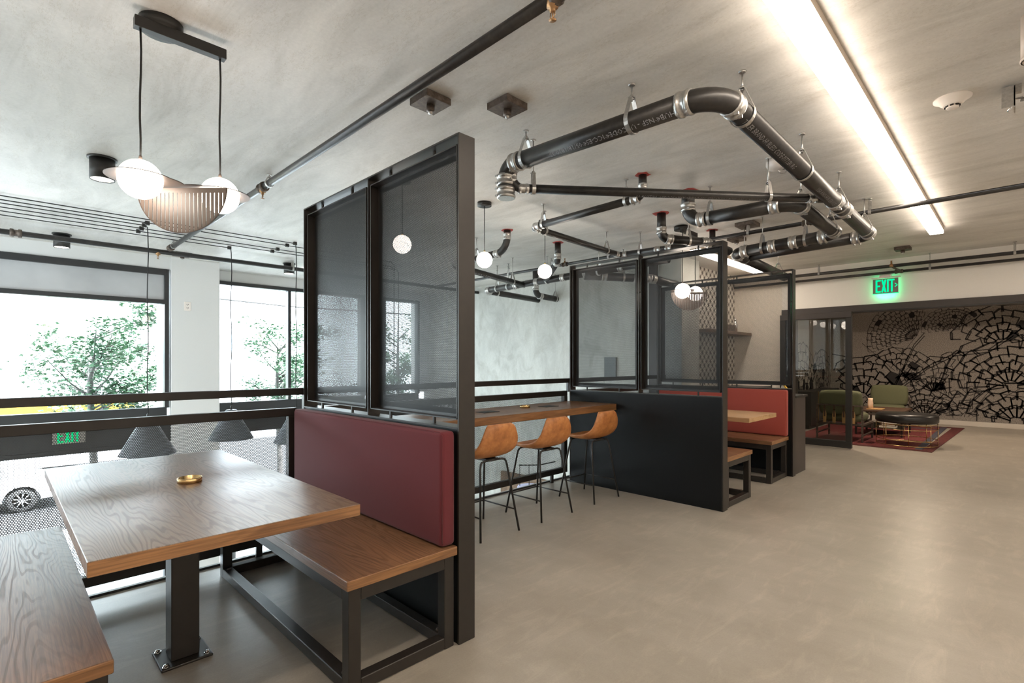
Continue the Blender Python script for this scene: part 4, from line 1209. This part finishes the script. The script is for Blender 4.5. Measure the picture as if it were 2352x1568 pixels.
# mural line work: outlined scale clusters, each line a flat strip on the wall
rm = random.Random(11)
def mural_lines(P):
    bm = BM(); claims = []
    def line(a, b, th):
        L = math.hypot(b[0]-a[0], b[1]-a[1]); 
        if L < 1e-4: return
        th *= .68
        nx, ny = -(b[1]-a[1])/L*th/2, (b[0]-a[0])/L*th/2
        e = th*.3/L; ax, ay = a[0]-(b[0]-a[0])*e, a[1]-(b[1]-a[1])*e; bx, by = b[0]+(b[0]-a[0])*e, b[1]+(b[1]-a[1])*e
        q = [(ax+nx, ay+ny), (bx+nx, by+ny), (bx-nx, by-ny), (ax-nx, ay-ny)]
        if any(not(.11 < v < 2.86) or u < -3.28 or (P(0, 0).x > 14.3 and u > 3.15) for u, v in q): return
        bm.faces.new([bm.verts.new(P(*p)) for p in q])
    def fill(poly):
        if any(not(.11 < v < 2.86) or u < -3.28 or (P(0, 0).x > 14.3 and u > 3.15) for u, v in poly): return
        bm.faces.new([bm.verts.new(P(*p)) for p in poly])
    def fan(cu, cv, a0, a1, r0, r1, rings, n, th, grow=1.0, dark=.05, ext=True):
        """petal scales in staggered rings radiating from (cu, cv)"""
        for i in range(rings):
            f0 = (i/rings)**grow; f1 = ((i+1)/rings)**grow
            ra = r0+(r1-r0)*f0; rb = r0+(r1-r0)*f1
            off = .5*(i % 2)
            for k in range(n):
                t0 = a0+(a1-a0)*(k+off)/n; t1 = a0+(a1-a0)*(k+1+off)/n
                if t1 > a1+.06: continue
                j = lambda s: rm.uniform(-s, s)
                dr = rb-ra
                def pt(t, r): return (cu+math.cos(t)*r, cv+math.sin(t)*r)
                pk = rm.choice((.04, .08, .30))
                A = pt(t0+j(.08)*(t1-t0), ra+j(.15)*dr); B = pt(t0+j(.08)*(t1-t0), rb+(.12+j(.2))*dr)
                T = pt((t0+t1)/2+j(.3)*(t1-t0), rb+dr*(.15+pk)); C = pt(t1+j(.08)*(t1-t0), rb+(.12+j(.2))*dr); D = pt(t1+j(.08)*(t1-t0), ra+j(.15)*dr)
                mc = ((A[0]+C[0])/2, (A[1]+C[1])/2)
                if any(math.hypot(mc[0]-q[0], mc[1]-q[1]) < q[2] and q[3]-.1 < math.atan2(mc[1]-q[1], mc[0]-q[0]) % (2*PI) < q[4]+.1 for q in claims): continue
                if rm.random() < dark: fill([A, B, T, C, D])
                else:
                    for p, q in ((A, B), (B, T), (T, C), (C, D))+(((A, D),) if i < 2 else ()): line(p, q, th)
                    if ext and rm.random() < .7:
                        o = (rm.uniform(.14, .26)*dr, rm.uniform(-.05, .1)*dr)
                        B2, T2, C2 = [(p[0]+o[0], p[1]+o[1]) for p in (B, T, C)]
                        for p, q in ((T, T2), (T2, C2), (C, C2)): line(p, q, th*.8)
        claims.append((cu, cv, r1*.97, a0, a1))
    def stem(pts, wd, th):
        for s in (-1, 1):
            for a, b in zip(pts, pts[1:]): line((a[0], a[1]+s*wd/2), (b[0], b[1]+s*wd/2), th)
    def scatter(u0, u1, v0, v1, n, th):
        for k in range(n):
            u, v = rm.uniform(u0, u1), rm.uniform(v0, v1); s = rm.uniform(.08, .2); a = rm.uniform(0, PI)
            q = [(u+math.cos(a+x)*s*rm.uniform(.6, 1.2), v+math.sin(a+x)*s*rm.uniform(.5, .9)) for x in (0, 1.5, 2.8, 4.4)]
            if rm.random() < .12: fill(q)
            else:
                for i in range(4): line(q[i], q[(i+1) % 4], th)
    return bm, line, fill, fan, stem, scatter
# plane x = 14.4 : u = -y (to the right in view), v = z ; nearest clusters first, later ones stay behind them
bm, line, fill, fan, stem, scatter = mural_lines(lambda u, v: Vector((14.392, -u, v)))
stem([(-2.05, .75), (-1.85, 1.25), (-1.68, 1.7), (-1.5, 1.95)], .07, .022)
stem([(-2.0, .7), (-1.45, 1.22), (-1.0, 1.5), (-.45, 1.58), (-.1, 1.9)], .06, .024)
fan(-.25, 1.70, .2, 2.95, .12, .80, 5, 6, .030, .9, .10)         # right head, crown
fan(-.15, .85, -.2, 3.4, .12, 1.05, 6, 9, .032, .9, .06)          # right head, body
fan(-.05, .12, .0, 3.14, .12, 1.05, 6, 8, .032, .9, .05)
fan(.95, .5, .3, 3.1, .2, 1.9, 6, 11, .034, .9, .06)
fan(-2.62, .50, .2, 2.9, .12, .95, 5, 6, .034, .9, .05)          # big scales at the door post
fan(-3.6, .4, .3, 2.9, .15, 1.2, 5, 8, .034, .9, .05)
fan(-1.98, .85, .3, 2.9, .03, .78, 6, 8, .022, .9, .10)          # middle cluster
fan(-1.64, 1.88, 1.3, 3.5, .06, .90, 9, 13, .013, .9, .05)       # fine head upper left
fan(-1.05, 2.02, .1, 3.2, .05, .50, 7, 12, .011, .9, .07)        # fine head upper centre
fan(-1.35, .70, .3, 2.8, .03, .75, 6, 8, .020, .9, .10)
fan(-.95, .95, .3, 2.8, .03, .60, 6, 8, .018, .9, .08)
fan(-2.2, .15, .2, 2.9, .1, .55, 4, 8, .022, .9, .08)
fan(-1.5, .12, .2, 2.9, .1, .60, 4, 8, .020, .9, .10)
fan(-.95, .12, .2, 2.9, .1, .70, 5, 8, .022, .9, .08)
fan(3.2, .4, .3, 2.9, .2, 2.0, 7, 11, .034, .9, .05)
scatter(-2.2, -.6, .15, .55, 26, .014); scatter(-1.9, -.7, .6, 1.2, 16, .012)
for k in range(20):
    a = (rm.uniform(-2.3, -.5), rm.uniform(.15, 1.3)); g = rm.uniform(-.4, 2.6); L = rm.uniform(.3, .9)
    line(a, (a[0]+math.cos(g)*L, a[1]+math.sin(g)*L), .012)
o = obj('mural_drawing', bm, 'mural_ink', org=(14.39, 0, 1.0)); tag(o, 'black line drawing of scaly flower heads across the lounge wall', 'mural')
bm, line, fill, fan, stem, scatter = mural_lines(lambda u, v: Vector((u, 3.294, v)))
fan(12.0, .35, .3, 2.9, .2, 1.35, 6, 9, .02, .9, .06); fan(13.6, .4, .4, 2.9, .2, 1.2, 6, 9, .018, .9, .06); fan(10.5, .3, .3, 2.9, .2, 1.1, 5, 9, .018, .9, .06)
scatter(10, 14, .3, 1.3, 60, .012)
o = obj('mural_drawing', bm, 'mural_ink', org=(12, 3.295, 1.0)); tag(o, 'black line drawing on the left lounge wall behind the glass door', 'mural')

# ================================================================== OUTSIDE
SG = -2.75
o = obj('ground_sidewalk', box(BM(), -40, 50, 9.2, 16.6, SG-.2, SG), 'sidewalk'); tag(o, 'pale concrete sidewalk outside the windows', 'sidewalk'); o['kind'] = 'structure'
del o['category']
o = obj('ground_road', box(BM(), -60, 80, 16.6, 30, SG-.3, SG-.12), 'asphalt'); o['kind'] = 'structure'
o = obj('ground_far', box(BM(), -80, 120, 30, 60, SG-.2, SG), 'sidewalk'); o['kind'] = 'structure'

def car(cx, cy, label):
    """white hatchback, long axis along x, front towards +x"""
    t = thing('parked_car', label, 'car', (cx, cy, SG-.12))
    z = SG-.12
    def X(x): return cx+x
    body = [(-2.2, .35), (-2.25, .75), (-2.15, 1.0), (-1.2, 1.05), (.55, 1.05), (1.2, 1.0), (1.95, .88), (2.2, .70), (2.22, .35), (1.85, .30)]
    wh = [(1.38, .36)]
    def arch(c):
        return [(c+.40*math.cos(a), .33+.40*math.sin(a)) for a in [k*PI/8 for k in range(0, 9)]]
    low = []
    poly = body[:9]+[(x, max(y, .22)) for x, y in arch(1.38)]+[(x, max(y, .22)) for x, y in arch(-1.35)]
    poly = [(X(x), z+y) for x, y in poly]
    obj('body', prism(BM(), poly, 'Y', cy-.9, cy+.9), 'car_white', t)
    roof = [(-2.0, 1.02), (-1.75, 1.50), (-1.2, 1.62), (-.1, 1.60), (.25, 1.52), (1.05, 1.02)]
    cab = obj('cabin', prism(BM(), [(X(x), z+y) for x, y in roof], 'Y', cy-.78, cy+.78), 'car_glass', t)
    bm = BM(); prism(bm, [(X(x), z+y) for x, y in ((-1.75, 1.50), (-1.2, 1.62), (-.1, 1.60), (.25, 1.52), (.2, 1.57), (-.1, 1.65), (-1.2, 1.67), (-1.8, 1.54))], 'Y', cy-.8, cy+.8)
    for a, b in (((.25, 1.52), (1.05, 1.02)), ((-.55, 1.6), (-.6, 1.02)), ((-1.85, 1.5), (-2.1, 1.0))):
        prism(bm, [(X(a[0]-.05), z+a[1]+.02), (X(a[0]+.05), z+a[1]), (X(b[0]+.07), z+b[1]), (X(b[0]-.04), z+b[1])], 'Y', cy-.80, cy-.76)
    obj('roof', bm, 'car_white', t)
    obj('mirror', box(BM(), X(.55), X(.75), cy-1.05, cy-.88, z+1.02, z+1.17, .03, 2), 'car_white', t)
    for wx in (1.38, -1.35):
        for wy in (cy-.85, cy+.62):
            wl = obj('wheel', lathe(BM(), (X(wx), wy, z+.33), [(.19, 0), (.30, 0), (.335, .03), (.335, .2), (.30, .23), (.001, .23)], 32, 'Y'), 'rubber', t)
            bm = lathe(BM(), (X(wx), wy, z+.33), [(.20, .0), (.20, .02), (.185, .03), (.18, .05)], 32, 'Y')
            lathe(bm, (X(wx), wy, z+.33), [(.06, -.004), (.055, .02), (.001, .0)], 16, 'Y')
            for k in range(9):
                a = 2*PI*k/9; d1 = Vector((math.cos(a), 0, math.sin(a))); c = Vector((X(wx), wy+.01, z+.33))
                tube(bm, [c+d1*.04, c+d1*.19], .02, 6)
            obj('hub_cap', bm, 'alloy', wl)
    return t
car(-.88, 20.7, 'white car parked in the street, wheel visible through the guard mesh')
t = thing('school_bus', 'yellow bus roof passing beyond the handrail', 'bus', (1.0, 24, SG))
bm = BM(); prism(bm, [(23, SG+1.85), (23, SG+2.6), (23.3, SG+2.78), (25.2, SG+2.78), (25.5, SG+2.6), (25.5, SG+1.85)], 'X', -9, 3.55)
obj('body', bm, 'bus_yellow_light', t)
obj('lower_skirt', box(BM(), -9.01, 3.56, 22.96, 25.54, SG+.6, SG+1.9), 'car_white', t)
bm = BM(); prism(bm, [(22.97, SG+2.3), (22.97, SG+2.62), (23.28, SG+2.82), (25.2, SG+2.82), (25.2, SG+2.3)], 'X', -.9, 3.57); obj('front_roof', bm, 'bus_yellow', t)
for k in range(7): obj('window', box(BM(), -8+k*1.6, -7.0+k*1.6, 22.93, 23.0, SG+1.3, SG+1.85), 'car_glass', t)
for x in (-6, 1.5): obj('wheel', lathe(BM(), (x, 23, SG+.4), [(.001, 0), (.45, 0), (.45, .3), (.001, .3)], 24, 'Y'), 'rubber', t)

rt = random.Random(5)
def tree(x, y, zc, rad, hgt, nleaf, label, thin=1.0):
    t = thing('street_tree', label, 'tree', (x, y, SG))
    bm = BM(); tube(bm, [(x, y, SG), (x+.05, y, SG+1.6), (x-.03, y, zc-.4), (x, y, zc+hgt*.9)], .05, 8, radii=[.09, .07, .05, .012]); obj('trunk', bm, 'bark', t)
    br = BM(); tips = []
    for k in range(22):
        z = zc-hgt*.8+1.5*hgt*rt.random(); a = rt.uniform(0, 2*PI); L = rad*rt.uniform(.5, 1.05)
        p0 = Vector((x, y, z-.2)); p1 = p0+Vector((math.cos(a)*L*.5, math.sin(a)*L*.5, L*.28)); p2 = p0+Vector((math.cos(a)*L, math.sin(a)*L, L*rt.uniform(.25, .75)))
        tube(br, [p0, p1, p2], .015, 5, radii=[.022, .013, .005]); tips.append((p0, p1, p2))
        for q in range(2):
            e = p1.lerp(p2, rt.random()); g = e+Vector((rt.uniform(-.4, .4), rt.uniform(-.4, .4), rt.uniform(0, .4))); tube(br, [e, g], .006, 4); tips.append((e, e.lerp(g, .5), g))
    obj('branches', br, 'bark', t, kind='stuff')
    lf = BM()
    for k in range(nleaf):
        p0, p1, p2 = rt.choice(tips); c = p1.lerp(p2, rt.uniform(-.2, 1.1))+Vector((rt.gauss(0, .12), rt.gauss(0, .12), rt.gauss(0, .07)))
        s = rt.uniform(.03, .062); a = rt.uniform(0, 2*PI); tilt = rt.uniform(-.7, .7)
        M = Matrix.Translation(c) @ Euler((tilt, rt.uniform(-.6, .6), a)).to_matrix().to_4x4()
        q = [(s, 0, 0), (.35*s, .38*s, 0), (.45*s, .95*s, -.01), (-.15*s, .5*s, 0), (-.8*s, .35*s, -.01), (-.5*s, -.25*s, 0), (-.1*s, -.9*s, -.01), (.35*s, -.35*s, 0)]
        lf.faces.new([lf.verts.new(M @ Vector(v)) for v in q])
    obj('foliage', lf, 'leaf_green', t, kind='stuff')
tree(1.25, 12.2, 1.2, 1.25, 1.2, 5600, 'slender leafy street tree outside the left window')
tree(-2.6, 15.5, .9, 1.1, .6, 1500, 'low leafy tree crown at the far left of the window')
tree(4.75, 12.6, 1.1, 1.15, 1.15, 4300, 'sparse leafy street tree outside the right window')
tree(8.6, 13.4, 1.3, 1.2, 1.7, 5200, 'dense green tree seen through the near partition mesh')
tree(3.3, 11.2, -1.6, .4, .4, 900, 'small green shrub outside below the cone pendants')
t = thing('overhead_line', 'dark overhead utility cable crossing the sky', 'cable', (0, 15, 3))
obj('wire', tube(BM(), [(-12, 15.0, 3.55), (0, 15, 3.15), (6, 15, 2.95), (16, 15, 3.05)], .022, 6), 'cable_black', t)
t = thing('city_building', 'pale building with grey windows far across the street', 'building', (8, 36, SG))
obj('wall', box(BM(), 4.5, 13, 36, 44, SG, 8), 'facade_pale', t)
for i in range(5):
    for k in range(3): obj('window', box(BM(), 4.9+i*1.6, 5.9+i*1.6, 35.95, 36, -1+k*2.6, .7+k*2.6), 'facade_glass', t)
